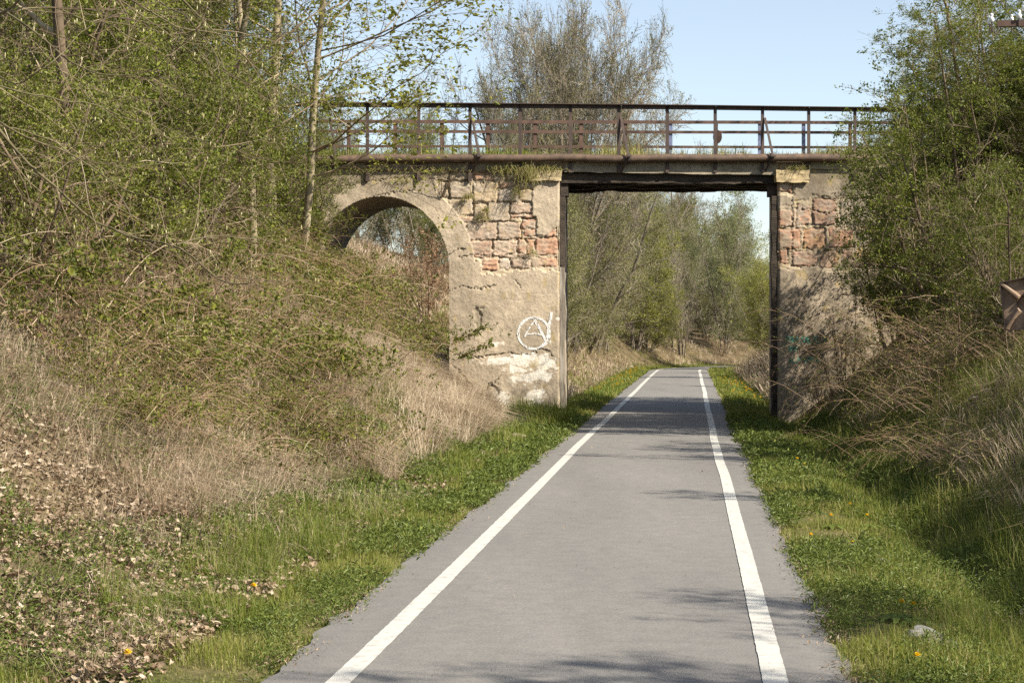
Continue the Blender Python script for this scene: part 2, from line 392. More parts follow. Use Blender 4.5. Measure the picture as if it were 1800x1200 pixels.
def wall_relief(px, py, right=False):
    """relief (m) and colour of the bridge face at photo pixels (the layout was measured in them)"""
    wx = px + (fbm(px * .11, py * .11, 101) - .5) * 7 + (vnoise(px * .5, py * .5, 103) - .5) * 1.6
    wy = py + (fbm(px * .11 + 40, py * .11, 105) - .5) * 7 + (vnoise(px * .5 + 9, py * .5, 107) - .5) * 1.6
    big = fbm(px * .02, py * .02, 111, 5); mid = fbm(px * .09, py * .09, 113, 5); fin = fbm(px * .55, py * .55, 117, 3)
    h = .028 + (big - .5) * .035 + (mid - .5) * .018 + (fin - .5) * .013
    t = sstep(.33, .68, big)[..., None]
    col = C_PL2 * (1 - t) + C_PL * t
    col = col * (0.80 + .4 * fin + .3 * (mid - .5))[..., None]
    stone = np.zeros(px.shape); rx = wx + (fbm(px * .05 + 3, py * .05, 191, 5) - .5) * 26; ry = wy + (fbm(px * .05 + 13, py * .05, 193, 5) - .5) * 20
    for b in (BLOCKS_R if right else BLOCKS):
        stone = np.maximum(stone, (rx > b[0] - 6) & (rx < b[2] + 6) & (ry > b[1] - 5.5) & (ry < b[3] + 5.5))
    if not right:   # plaster patch that still hangs on the corner
        patch = ((wx > 936) & (wy > 317) & (wx < 995) & (wy < 413 - np.clip(wx - 955, 0, 99) * .55)) & ((wx > 944) | (wy < 380) )
        stone = np.where(patch, 0, stone)
        arch = np.hypot((px - 672) / 162, (py - 470) / 160) < 1
        stone = np.where(arch & (py > 325), 0, stone)
    m = stone > .5
    h = np.where(m, .002 + (mid - .5) * .035, h)
    col = np.where(m[..., None], C_MORT * (0.7 + .55 * fin)[..., None], col)
    for k, b in enumerate(BLOCKS_R if right else BLOCKS):
        d = np.minimum(np.minimum(wx - b[0], b[2] - wx), np.minimum(wy - b[1], b[3] - wy))
        ins = (d > 0) & m
        r = rng_(500 + k)
        hh = r.uniform(.004, .022); tx, ty = r.uniform(-.01, .01, 2)
        nn = fbm(px * .14 + k * 3, py * .25, 121 + k % 5, 4)
        hb = -.02 + (hh + .02) * sstep(0, 1.9, d) + tx * (px - b[0]) / (b[2] - b[0]) + ty * (py - b[1]) / (b[3] - b[1]) + (nn - .5) * .036
        h = np.where(ins, hb, h)
        c0 = np.array(C_ST[b[4]]) * r.uniform(.88, 1.12)
        g = sstep(.42, .68, fbm(px * .07 + k * 7, py * .07, 131, 4))[..., None] * (.85 if b[1] < 400 else .5)
        cc = (c0 * (1 - g) + np.array([.43, .36, .28]) * g) * (.72 + .56 * fbm(px * .35, py * .35, 135, 3))[..., None]
        col = np.where(ins[..., None], cc, col)
        if right is False or True:
            gap = sstep(2.2, .2, np.abs(d + .6)) * sstep(.48, .62, vnoise(px * .09 + k, py * .09, 141))     # open joints
            gap = gap * m
            h = h - .028 * gap
            col = col * (1 - .35 * gap)[..., None]
    sm_ = sstep(.52, .66, fbm(px * .05 + 21, py * .07 + 4, 195, 5)) * m * .75          # old render still smeared over the stones
    col = col * (1 - sm_[..., None]) + (C_PL * .95) * (.8 + .4 * fin)[..., None] * sm_[..., None]
    h = h * (1 - .7 * sm_) + .018 * .7 * sm_
    for cr in (CRACKS_R if right else CRACKS):
        d = segdist(wx + (vnoise(px * .3, py * .3, 151) - .5) * 5, wy + (vnoise(px * .3, py * .3, 153) - .5) * 5, cr)
        g = sstep(1.3, .2, d)
        h = h - .035 * g; col = col * (1 - .4 * g)[..., None]
    if not right:
        for (cx, cy, rx, ry) in WHITES:
            e = 1 - np.hypot((px - cx) / rx, (py - cy) / ry)
            g = np.clip(sstep(.0, .32, e + (fbm(px * .13, py * .17, 161, 5) - .46) * 2.0), 0, 1)[..., None] * (e > -.6)[..., None] * .85
            col = col * (1 - g) + np.array([.74, .69, .60]) * g
        for (cx, cy, rx, ry) in GREYS:
            e = 1 - np.hypot((px - cx) / rx, (py - cy) / ry)
            g = np.clip(sstep(0, .4, e + (fbm(px * .12, py * .12, 165) - .5) * 1.1), 0, 1)
            col = col * (1 - .6 * g[..., None]) + np.array([.3, .25, .18]) * .6 * g[..., None]
            h = h - .03 * g
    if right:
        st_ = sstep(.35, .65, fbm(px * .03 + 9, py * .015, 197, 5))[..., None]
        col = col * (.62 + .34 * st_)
    # darker brown unevenly towards the top, grime near the foot
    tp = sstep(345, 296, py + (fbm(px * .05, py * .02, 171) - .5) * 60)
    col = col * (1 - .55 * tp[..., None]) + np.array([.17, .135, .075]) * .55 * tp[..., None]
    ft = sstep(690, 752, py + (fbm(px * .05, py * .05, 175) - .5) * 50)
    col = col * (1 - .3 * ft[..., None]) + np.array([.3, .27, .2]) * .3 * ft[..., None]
    # yellow lichen
    ly = sstep(.66, .8, fbm(px * .07 + 5, py * .05, 181)) * .4
    col = col * (1 - ly[..., None]) + np.array([.42, .31, .10]) * ly[..., None]
    return h, np.clip(col, 0.01, .9)

def stone_mat():
    m, nt, N, L, out = new_mat('masonry')
    a = N.new('ShaderNodeAttribute'); a.attribute_name = 'Col'
    tc = N.new('ShaderNodeTexCoord'); n = N.new('ShaderNodeTexNoise'); n.inputs['Scale'].default_value = 38; n.inputs['Detail'].default_value = 6; n.inputs['Roughness'].default_value = .7
    L.new(tc.outputs['Object'], n.inputs['Vector'])
    r = ramp(N, [(.28, (.6, .6, .6)), (.5, (1, 1, 1)), (.75, (1.25, 1.24, 1.2))]); L.new(n.outputs['Fac'], r.inputs['Fac'])
    mx = N.new('ShaderNodeMixRGB'); mx.blend_type = 'MULTIPLY'; mx.inputs[0].default_value = .75
    L.new(a.outputs['Color'], mx.inputs[1]); L.new(r.outputs[0], mx.inputs[2])
    p = N.new('ShaderNodeBsdfPrincipled'); p.inputs['Roughness'].default_value = .92; p.inputs['Specular IOR Level'].default_value = .15
    L.new(mx.outputs[0], p.inputs['Base Color'])
    b = N.new('ShaderNodeBump'); b.inputs['Strength'].default_value = .55; b.inputs['Distance'].default_value = .015
    L.new(n.outputs['Fac'], b.inputs['Height']); L.new(b.outputs[0], p.inputs['Normal'])
    L.new(p.outputs[0], out.inputs['Surface'])
    return m

def face_pt(px, py, right=False, lift=0.0):
    h, _ = wall_relief(np.array([px], float), np.array([py], float), right)
    return bp(px, py, float(h[0]) + lift)

ARC_U0, ARC_Z0 = None, None
def arch_params():
    u0, zt = uz(672, 345)
    ul, _ = uz(553, 470); ur, _ = uz(790, 470)
    _, zs = uz(672, 474)
    return (ul + ur) / 2, (ur - ul) / 2, zs, zt - zs      # centre u, half width, springing height, rise

def in_arch(u, z):
    c, a, zs, r = arch_params()
    up = (z >= zs) & (((u - c) / a) ** 2 + ((z - zs) / r) ** 2 < 1)
    lo = (z < zs) & (np.abs(u - c) < a)
    return up | lo

def wall_face(mb, u0, u1, z0, z1, res, right, hole):
    us = np.arange(u0, u1 + res * .5, res); zs = np.arange(z0, z1 + res * .5, res)
    if hole:
        c, a, sp, r = arch_params()
    U, Z = np.meshgrid(us, zs, indexing='ij')
    base = O0[None, None, :] + U[..., None] * EX
    base = base + np.zeros_like(base); base[..., 2] = Z
    px, py = proj(base)
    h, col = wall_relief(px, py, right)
    # corner arris rounded off
    if right: e = sstep(0, .05, U - u0)
    else: e = sstep(0, .05, u1 - U)
    h = h - (1 - e) * .04
    P = base + NV * h[..., None]
    n, k = U.shape
    idx = np.arange(n * k).reshape(n, k)
    f = np.stack([idx[:-1, :-1], idx[1:, :-1], idx[1:, 1:], idx[:-1, 1:]], -1).reshape(-1, 4)
    if hole:
        cu = (U[:-1, :-1] + res / 2).ravel(); cz = (Z[:-1, :-1] + res / 2).ravel()
        f = f[~in_arch(cu, cz)]
    mb.add(P.reshape(-1, 3), f, 0, None, col.reshape(-1, 3))

def strokes_mesh(polys, widths, right=False, seed=0, step=1.0):
    """paint strokes that follow the wall's relief"""
    mb = MB(); r = rng_(seed)
    for poly, w in zip(polys, widths):
        poly = np.array(poly, float)
        d = np.r_[0, np.cumsum(np.hypot(*np.diff(poly, axis=0).T))]
        n = max(4, int(d[-1] / step)); t = np.linspace(0, d[-1], n)
        x = np.interp(t, d, poly[:, 0]); y = np.interp(t, d, poly[:, 1])
        tx = np.gradient(x); ty = np.gradient(y); ln = np.hypot(tx, ty); nx, ny = -ty / ln, tx / ln
        w0, w1 = w if isinstance(w, tuple) else (w, w)
        ww = np.linspace(w0, w1, n) * (.8 + .4 * vnoise(t * .25, t * 0 + seed, 5))
        q = np.linspace(-.5, .5, 7)
        X = x[:, None] + nx[:, None] * ww[:, None] * q[None]; Y = y[:, None] + ny[:, None] * ww[:, None] * q[None]
        h, _ = wall_relief(X, Y, right)
        Zc = (40.0 - O0[0] * TH) / (1 - (X - 900) / F * TH)
        P = np.stack([(X - 900) / F * Zc, Zc, CAMH + (HZ - Y) / F * Zc], -1) + NV * (h + .007)[..., None]
        idx = np.arange(n * 7).reshape(n, 7)
        f = np.stack([idx[:-1, :-1], idx[:-1, 1:], idx[1:, 1:], idx[1:, :-1]], -1).reshape(-1, 4)
        keep = np.ones(len(f), bool)
        if seed:
            cx = (X[:-1, :-1] + X[1:, 1:]).ravel() / 2; cy = (Y[:-1, :-1] + Y[1:, 1:]).ravel() / 2
            keep = vnoise(cx * .55, cy * .55, seed) > (.17 if not right else .36)
        mb.add(P.reshape(-1, 3), f[keep])
    return mb

def build_bridge():
    root = empty('bridge', tuple(O0))
    tag(root, 'old stone and concrete bridge with one arch and a rusty railing over the path', 'bridge')
    inv = Vector(-O0)
    def part(mb, name, mats, parent=root, smooth=False, usecol=False, top=True):
        o = mb.build(name, mats, parent, smooth, usecol)
        if parent is root: o.location = inv
        return o
    sm = stone_mat(); M['masonry'] = sm
    u_r, _ = uz(984, 500)
    u_l, _ = uz(430, 500)
    _, z_t = uz(800, 288)
    ca, a, sp, rise = arch_params()
    # --- arch wall: the front face with its relief and the arch cut out
    mb = MB()
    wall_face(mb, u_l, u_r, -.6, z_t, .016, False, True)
    def bpt(u, z, back=0.0, out=0.0): return O0 + EX * u + np.array([0, 0, z]) + DV * back + NV * out
    def sheet(pts0, pts1, n, seed, base=C_PL2, amp=.03, rough=(1, 1)):
        """rough sheet between two point lists (columns) with n subdivisions"""
        A = np.array(pts0); B = np.array(pts1); t = np.linspace(0, 1, n)[:, None, None]
        P = A[None] * (1 - t) + B[None] * t
        N1 = np.cross(P[1:2, :] - P[0:1, :], np.gradient(P[0], axis=0)[None]); N1 = unit(N1)
        X = np.arange(P.shape[1])[None, :] * .35 + np.zeros((n, 1)); Y = np.arange(n)[:, None] * .35 + np.zeros((1, P.shape[1]))
        nz = fbm(X, Y, seed, 4)
        edge = np.ones((n, 1)); edge[0] = 0; edge[-1] = 0
        P = P + N1 * ((nz - .5) * amp * edge)[..., None]
        col = base[None, None] * (.65 + .7 * fbm(X * .8, Y * .8, seed + 3, 4))[..., None]
        k, q = P.shape[:2]; idx = np.arange(k * q).reshape(k, q)
        f = np.stack([idx[:-1, :-1], idx[:-1, 1:], idx[1:, 1:], idx[1:, :-1]], -1).reshape(-1, 4)
        mb.add(P.reshape(-1, 3), f, 0, None, col.reshape(-1, 3))
    # opening-side face of the pier (jamb) and the back
    zz = np.linspace(-.6, z_t, 120)
    sheet([bpt(u_r - .012, z, 0, .0) for z in zz], [bpt(u_r + .0, z, BW) for z in zz], 60, 211)
    sheet([bpt(u_r, z, BW) for z in zz], [bpt(ca + a + .0, z, BW) for z in zz], 20, 213)
    zz2 = np.linspace(-.6, z_t, 60)
    sheet([bpt(ca - a, z, BW) for z in zz2], [bpt(u_l, z, BW) for z in zz2], 20, 215)
    top = [bpt(ca + a * math.cos(t), sp + rise * math.sin(t), BW) for t in np.linspace(0, PI, 60)]
    tp2 = [bpt(ca + a * math.cos(t), z_t, BW) for t in np.linspace(0, PI, 60)]
    sheet(top, tp2, 12, 217)
    tq = [bpt(u, z_t, 0, .03) for u in np.linspace(u_l, u_r, 40)]; tq2 = [bpt(u, z_t, BW) for u in np.linspace(u_l, u_r, 40)]
    sheet(tq, tq2, 6, 219)
    wall = part(mb, 'arch_wall', sm, smooth=True, usecol=True)
    # --- vault soffit
    mb = MB()
    ts = np.concatenate([[(ca + a, z) for z in np.linspace(-.6, sp, 30)[:-1]], [(ca + a * math.cos(t), sp + rise * math.sin(t)) for t in np.linspace(0, PI, 90)], [(ca - a, z) for z in np.linspace(sp, -.6, 30)[1:]]])
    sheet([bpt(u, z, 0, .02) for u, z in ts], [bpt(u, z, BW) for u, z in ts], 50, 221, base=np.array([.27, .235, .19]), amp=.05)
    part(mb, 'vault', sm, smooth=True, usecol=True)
    # --- right abutment
    mb = MB()
    v_l, _ = uz(1367, 500); v_r, _ = uz(1790, 500)
    _, z_t2 = uz(1400, 288)
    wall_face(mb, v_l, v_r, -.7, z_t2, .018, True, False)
    zz = np.linspace(-.7, z_t2, 120)
    sheet([bpt(v_l - .0, z, BW) for z in zz], [bpt(v_l + .012, z, 0, 0) for z in zz], 60, 231)
    sheet([bpt(v_r, z, BW) for z in zz], [bpt(v_l, z, BW) for z in zz], 30, 233)
    tq = [bpt(u, z_t2, 0, .03) for u in np.linspace(v_l, v_r, 40)]; tq2 = [bpt(u, z_t2, BW) for u in np.linspace(v_l, v_r, 40)]
    sheet(tq, tq2, 6, 235)
    abut = part(mb, 'abutment', sm, smooth=True, usecol=True)
    # --- corner boards on both jambs (weathered timber lining; dark ones have shade painted in)
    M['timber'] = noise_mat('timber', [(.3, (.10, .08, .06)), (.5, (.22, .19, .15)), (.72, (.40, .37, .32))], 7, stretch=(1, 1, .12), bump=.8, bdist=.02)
    M['timber_dark_shade'] = noise_mat('timber_dark_shade', [(.3, (.025, .02, .016)), (.7, (.08, .062, .046))], 6, stretch=(.2, 1, 1), bump=.8, bdist=.03)
    def board(u, z0, z1, b0, b1, th, seed, m):
        mbb = MB(); n = 60; zz = np.linspace(z0, z1, n)
        w = (fbm(zz * 2.2, zz * 0 + seed, 240, 4) - .5) * .09
        ring = []
        for z, q in zip(zz, w): ring.append([bpt(u, z, b0 + q * .5), bpt(u + th + q, z, b0 + .01), bpt(u + th + q, z, b1), bpt(u, z, b1)])
        R = np.array(ring); idx = np.arange(n * 4).reshape(n, 4)
        s = 1 if th > 0 else -1
        f = [[idx[i, j], idx[i, (j + 1) % 4], idx[i + 1, (j + 1) % 4], idx[i + 1, j]][::s] for i in range(n - 1) for j in range(4)] + [list(idx[0][::-s]), list(idx[-1][::s])]
        mbb.add(R.reshape(-1, 3), f); return part(mbb, 'corner_board', m)
    for k in range(3):
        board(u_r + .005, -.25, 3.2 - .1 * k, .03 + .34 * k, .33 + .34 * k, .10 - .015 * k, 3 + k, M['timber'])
        board(u_r + .003, 3.25 - .1 * k, 4.75 - .02 * k, .10 + .34 * k, .40 + .34 * k, .10 - .015 * k, 33 + k, M['timber_dark_shade'])  # upper boards: shadowed recess painted in as near-black timber
        board(v_l - .005, -.3, 4.78 - .02 * k, .02 + .34 * k, .32 + .34 * k, -.125 + .02 * k, 13 + k, M['timber_dark_shade'])  # shade on this jamb put into the boards' dark colour
    # --- capstones
    def slab(x0, y0, x1, y1, out, back, name, base, seed, usec=True, mat=sm):
        ua, za = uz(x0, y1); ub, zb_ = uz(x1, y0); mbb = MB()
        ub = uz(x1, y1)[0]; zb_ = uz((x0 + x1) / 2, y0)[1]; za = uz((x0 + x1) / 2, y1)[1]
        nu, nzv = max(6, int((ub - ua) / .04)), max(5, int((zb_ - za) / .03))
        nd = max(4, int((out + back) / .1))
        def grid(f0, nA, nB, sd):
            A, B = np.meshgrid(np.linspace(0, 1, nA), np.linspace(0, 1, nB), indexing='ij')
            P = f0(A, B)
            col = base * (.65 + .7 * fbm(A * nA * .3 + sd, B * nB * .3, sd, 4))[..., None]
            idx = np.arange(nA * nB).reshape(nA, nB)
            ff = np.stack([idx[:-1, :-1], idx[1:, :-1], idx[1:, 1:], idx[:-1, 1:]], -1).reshape(-1, 4)
            mbb.add(P.reshape(-1, 3), ff, 0, None, col.reshape(-1, 3))
        def W(u, z, b):      # b from -out to back
            n = (fbm(u * 6 + seed, z * 6 + b * 5, 251, 4) - .5) * .05
            uu = ua + (ub - ua) * u; z_ = za + (zb_ - za) * z; b_ = -out + (out + back) * b
            ctr = np.stack([u - .5, z - .5], -1)
            return O0 + EX * (uu + n * np.sign(u - .5) * (np.abs(u - .5) > .49))[..., None] + np.stack([u * 0, u * 0, z_ + n * .8 * np.sign(z - .5) * (np.abs(z - .5) > .49)], -1) + np.where((b_ < 0)[..., None], -NV * b_[..., None] * -1 * -1, 0) * 0 + (NV * (-b_ + n * (b < .01))[..., None])
        grid(lambda A, B: W(A, B, A * 0), nu, nzv, seed)
        grid(lambda A, B: W(A, B * 0 + 1, B), nu, nd, seed + 1)
        grid(lambda A, B: W(A, B * 0, 1 - B), nu, nd, seed + 2)
        grid(lambda A, B: W(A * 0 + 1, B, A), nd, nzv, seed + 3)
        grid(lambda A, B: W(A * 0, B, 1 - A), nd, nzv, seed + 4)
        grid(lambda A, B: W(1 - A, B, A * 0 + 1), nu, nzv, seed + 5)
        return part(mbb, name, mat, usecol=usec)
    slab(929, 300, 985.5, 318, .11, .5, 'capstone', np.array([.40, .32, .19]), 3)
    slab(1362, 300, 1419, 321, .11, .5, 'capstone', np.array([.42, .33, .19]), 9)
    # --- concrete edge beam, timber below it, deck slab
    slab(992, 281, 1364, 305, .05, .32, 'edge_beam', np.array([.25, .215, .155]), 17)
    slab(560, 284, 929, 299, .07, .35, 'edge_beam', np.array([.20, .165, .11]), 19)
    slab(1419, 281, 1790, 300, .06, .35, 'edge_beam', np.array([.24, .20, .13]), 23)
    def timber_under(b0, b1, y0, y1, seed, nm='soffit_timber'):
        mbb = MB(); n = 90
        xs = np.linspace(986, 1366, n); rag = (vnoise(xs * .045, xs * 0 + seed, 261) - .5) * 3.4 + (np.floor(vnoise(xs * .012, xs * 0 + seed, 263) * 3) - 1) * 1.2
        ring = []
        for x, q in zip(xs, rag):
            A = bp(x, y0, 0, b0); B = bp(x, y1 + q, 0, b0)
            ring.append([A, B, B + DV * (b1 - b0), A + DV * (b1 - b0)])
        R = np.array(ring); idx = np.arange(n * 4).reshape(n, 4)
        f = [[idx[i, j], idx[i, (j + 1) % 4], idx[i + 1, (j + 1) % 4], idx[i + 1, j]] for i in range(n - 1) for j in range(4)] + [list(idx[0][::-1]), list(idx[-1])]
        mbb.add(R.reshape(-1, 3), f); return part(mbb, nm, M['timber_dark_shade'])
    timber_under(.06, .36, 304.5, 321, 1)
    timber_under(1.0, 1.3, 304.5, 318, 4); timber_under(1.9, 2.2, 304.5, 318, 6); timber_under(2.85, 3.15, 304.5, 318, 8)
    # corbels under the beam ends
    mbb = MB()
    for x0, x1 in ((985, 998), (1350, 1366)):
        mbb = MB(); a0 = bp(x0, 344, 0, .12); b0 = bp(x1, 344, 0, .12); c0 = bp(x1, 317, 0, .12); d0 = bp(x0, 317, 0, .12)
        add_prism(mbb, [a0, b0, b0 + DV * .4, a0 + DV * .4, d0, c0, c0 + DV * .4, d0 + DV * .4]); part(mbb, 'corbel', M['timber_dark_shade'])
    # deck with turf
    mbb = MB(); us = np.linspace(u_l, v_r, 80); bs = np.linspace(.0, BW - .02, 24)
    U, B = np.meshgrid(us, bs, indexing='ij')
    zl = uz(570, 277)[1]; zr = uz(1430, 273)[1]; ul_, ur_ = uz(570, 277)[0], uz(1430, 273)[0]
    ZD = zl + (zr - zl) * (U - ul_) / (ur_ - ul_)
    zd = ZD + (fbm(U * 2, B * 2, 271) - .4) * .10 + .04 * np.sin(B / BW * PI)
    P = O0 + EX * U[..., None] + DV * B[..., None]; P[..., 2] = zd
    n, k = U.shape; idx = np.arange(n * k).reshape(n, k)
    f = np.stack([idx[:-1, :-1], idx[1:, :-1], idx[1:, 1:], idx[:-1, 1:]], -1).reshape(-1, 4)
    mbb.add(P.reshape(-1, 3), f, 0)
    Q = P.copy(); Q[..., 2] = ZD - .30
    Qs = Q[:, [0, -1]]
    mbb.add(Q.reshape(-1, 3), f[:, ::-1], 0)
    # front and back fascia of the slab
    for j in (0, k - 1):
        top_ = P[:, j]; bot = Q[:, j]; V = np.concatenate([top_, bot]); m_ = len(top_)
        ff = [[i, i + 1, m_ + i + 1, m_ + i] if j else [i, m_ + i, m_ + i + 1, i + 1] for i in range(m_ - 1)]
        mbb.add(V, ff, 0)
    M['deck_soil'] = noise_mat('deck_soil', [(.3, (.16, .12, .075)), (.5, (.33, .26, .17)), (.72, (.52, .45, .34))], 9, bump=.8, bdist=.03)
    part(mbb, 'deck', M['deck_soil'])
    bridge_deck = (U, B, P)
    # --- pipe with collars and brackets
    M['rust'] = noise_mat('rust', [(.25, (.050, .032, .023)), (.5, (.105, .068, .045)), (.75, (.18, .118, .075))], 6, detail=8, rough=.7, bump=.35, bscale=40, bdist=.006, spec=.35)
    M['rust_dark'] = noise_mat('rust_dark', [(.25, (.030, .021, .018)), (.5, (.058, .038, .030)), (.75, (.11, .066, .046))], 5, detail=8, rough=.65, bump=.3, bscale=50, bdist=.004, spec=.4)
    M['rust_red'] = noise_mat('rust_red', [(.25, (.05, .029, .022)), (.5, (.095, .055, .040)), (.75, (.15, .092, .066))], 4, detail=8, rough=.7, bump=.3, bscale=50, bdist=.004, spec=.3)
    def pipe_pt(x): return bp(x, 281.5 + (278.0 - 281.5) * (x - 560) / 870 - 0.0, .16)
    xs = np.linspace(500, 1520, 40); PP = np.array([pipe_pt(x) for x in xs]); PP[:, 2] += (vnoise(xs * .012, xs * 0, 281) - .5) * .04
    mbb = MB(); tubes(mbb, PP[None], np.full((1, 40), .086), 20, cap=True)
    pipe = part(mbb, 'pipe', M['rust'], smooth=True)
    def sub(mb, name, mat, par, smooth=False):
        o = mb.build(name, mat, par, smooth); return o
    for x in (838, 1102, 1352):
        c = np.array([np.interp(x, xs, PP[:, i]) for i in range(3)])
        mbb = MB(); tubes(mbb, np.array([[c - EX * .035, c + EX * .035]]), np.full((1, 2), .102), 20, cap=True); sub(mbb, 'collar', M['rust_dark'], pipe)
    # --- near railing
    rail_pts = [(500, 181), (647, 182), (915, 183.5), (1173, 185.5), (1340, 188), (1502, 190), (1700, 192)]
    def rail_y(x): return np.interp(x, [p[0] for p in rail_pts], [p[1] for p in rail_pts])
    mbb = MB()
    for (x0, x1) in zip([520, 737, 915, 1091, 1257, 1421], [736, 914, 1090, 1256, 1420, 1640]):
        a_ = bp(x0, rail_y(x0) + .6, .08); b_ = bp(x1, rail_y(x1) + .6, .08)
        add_bar(mbb, a_ + NV * .055, b_ + NV * .055, .13, .014)                                  # flat flange
        add_bar(mbb, a_ - np.array([0, 0, .048]), b_ - np.array([0, 0, .048]), .012, .08)      # upright flange
    rail = part(mbb, 'railing', M['rust_dark'])
    posts = [557, 647, 737, 827, 915, 1003, 1088, 1173, 1257, 1340, 1421, 1502, 1582]
    for i, x in enumerate(posts):
        mbb = MB()
        lo = 319 if x < 990 else (304 if x < 1370 else 316)
        t_ = bp(x, rail_y(x) + 1.5, .08); b_ = bp(x, lo, .08)
        add_bar(mbb, t_ - EX * .022, b_ - EX * .022, .072, .012, up=tuple(NV))
        add_bar(mbb, t_ + EX * .008 - NV * .03, b_ + EX * .008 - NV * .03, .012, .065, up=tuple(NV))
        sub(mbb, 'post', M['rust_dark'], rail)
    for x in (827, 1088, 1340, 577):
        mbb = MB(); base = bp(x + 11, 277, .30)
        add_bar(mbb, bp(x + 2, 208, .09), base, .05, .014, up=tuple(NV)); sub(mbb, 'brace', M['rust_dark'], rail)
        mbb = MB(); add_bar(mbb, bp(x + 2, 303, .09), base, .045, .014, up=tuple(NV)); add_bar(mbb, base - EX * .05, base + EX * .06, .05, .03); sub(mbb, 'bracket', M['rust_dark'], rail)
    # --- far railing, lower down behind
    mbb = MB()
    fr = BW - .12
    zf = lambda x, dy: bp(x, 0, 0, fr)
    def fp(px, py):
        Zf = bz(px) + fr * DV[1] * 1.0
        p = at(px, py, Zf); return p
    def fy(x): return 213.5 + (x - 560) / 900 * 2.0
    for off, hgt in ((0, .075), (17.5, .066), (43.5, .058)):
        for x0, x1 in ((560, 776), (776, 1021), (1021, 1258), (1258, 1494), (1494, 1640)):
            add_bar(mbb, fp(x0, fy(x0) + off), fp(x1, fy(x1) + off + .2), .014, hgt)
    rail2 = part(mbb, 'railing', M['rust_red'])
    M['blue_steel'] = noise_mat('blue_steel', [(.3, (.10, .12, .20)), (.6, (.19, .22, .34)), (.8, (.22, .15, .12))], 7, rough=.6, bump=.2)
    for x in (612, 694, 776, 857, 940, 1021, 1098, 1178, 1258, 1335, 1412, 1494, 1574):
        mbb = MB(); t_ = fp(x, fy(x) - 2) + DV * .03; b_ = fp(x, 275) + DV * .03
        add_bar(mbb, t_, b_, .075, .012, up=tuple(NV)); add_bar(mbb, t_ + EX * .04 + DV * .03, b_ + EX * .04 + DV * .03, .012, .06, up=tuple(NV))
        sub(mbb, 'post', M['blue_steel'] if x in (1178, 1335, 1412) else M['rust_red'], rail2)
    # buffer plate on one far post
    mbb = MB(); c = fp(1261, 241); tubes(mbb, np.array([[c - DV * .05, c - DV * .02]]), np.full((1, 2), .105), 18, cap=True)
    for v in mbb.v: v[:, 2] = c[2] + (v[:, 2] - c[2]) * 1.5
    sub(mbb, 'end_plate', M['rust_red'], rail2)
    # --- painted marks
    M['paint_white'] = noise_mat('paint_white', [(.3, (.52, .49, .44)), (.5, (.70, .68, .64)), (.7, (.77, .75, .71))], 20, rough=.7, bump=.3, bscale=60, bdist=.006)
    M['paint_green'] = noise_mat('paint_green', [(.35, (.06, .19, .13)), (.65, (.16, .32, .23))], 16, rough=.8, bump=.3, bscale=60, bdist=.006)
    circ = [(938 + 27.5 * math.cos(t), 585.5 + 27.5 * math.sin(t)) for t in np.linspace(.62, 2 * PI + .35, 60)]
    polys = [circ, [(939, 563), (929, 578), (921.5, 592)], [(939, 562), (948, 577), (955, 590)], [(926, 587), (940, 586), (953, 588)],
             [(961, 600), (962.5, 584), (966, 566), (969, 549)], [(955, 590), (960, 601)], [(965, 599.5), (968.5, 601.5)], [(946, 612), (954, 604), (960, 601)]]
    g = strokes_mesh(polys, [4.2, 2.5, 4.8, 2.8, (3.6, 5.8), 4.2, 4.8, 2.4], False, 4)
    o = g.build('graffiti', M['paint_white'], wall); o['label'] = 'white painted letter A in a circle with an exclamation mark'
    r = rng_(77); polys = []; ws = []
    for (x0, x1, yy, hh) in ((1382, 1398, 597, 12), (1401, 1416, 597, 10), (1420, 1452, 596, 11), (1386, 1400, 613, 10), (1386, 1434, 632, 9)):
        x = x0
        while x < x1:
            k = r.integers(0, 4); w = r.uniform(4, 6)
            if k == 0: polys.append([(x, yy + hh / 2), (x + .3, yy - hh / 2), (x + w, yy - hh / 2 + 1), (x + w, yy + .5), (x, yy)])
            elif k == 1: polys.append([(x, yy - hh / 2), (x, yy + hh / 2), (x + w, yy + hh / 2)])
            elif k == 2: polys.append([(x + w, yy - hh / 2), (x, yy - hh * .3), (x + w, yy + hh * .2), (x, yy + hh / 2)])
            else: polys.append([(x, yy + hh / 2), (x + w / 2, yy - hh / 2), (x + w, yy + hh / 2)])
            ws.append(r.uniform(2.6, 3.6)); x += w + 1.6
    g = strokes_mesh(polys, ws, True, 9)
    o = g.build('lettering', M['paint_green'], abut); o['label'] = 'faded green painted writing'
    return root, bridge_deck

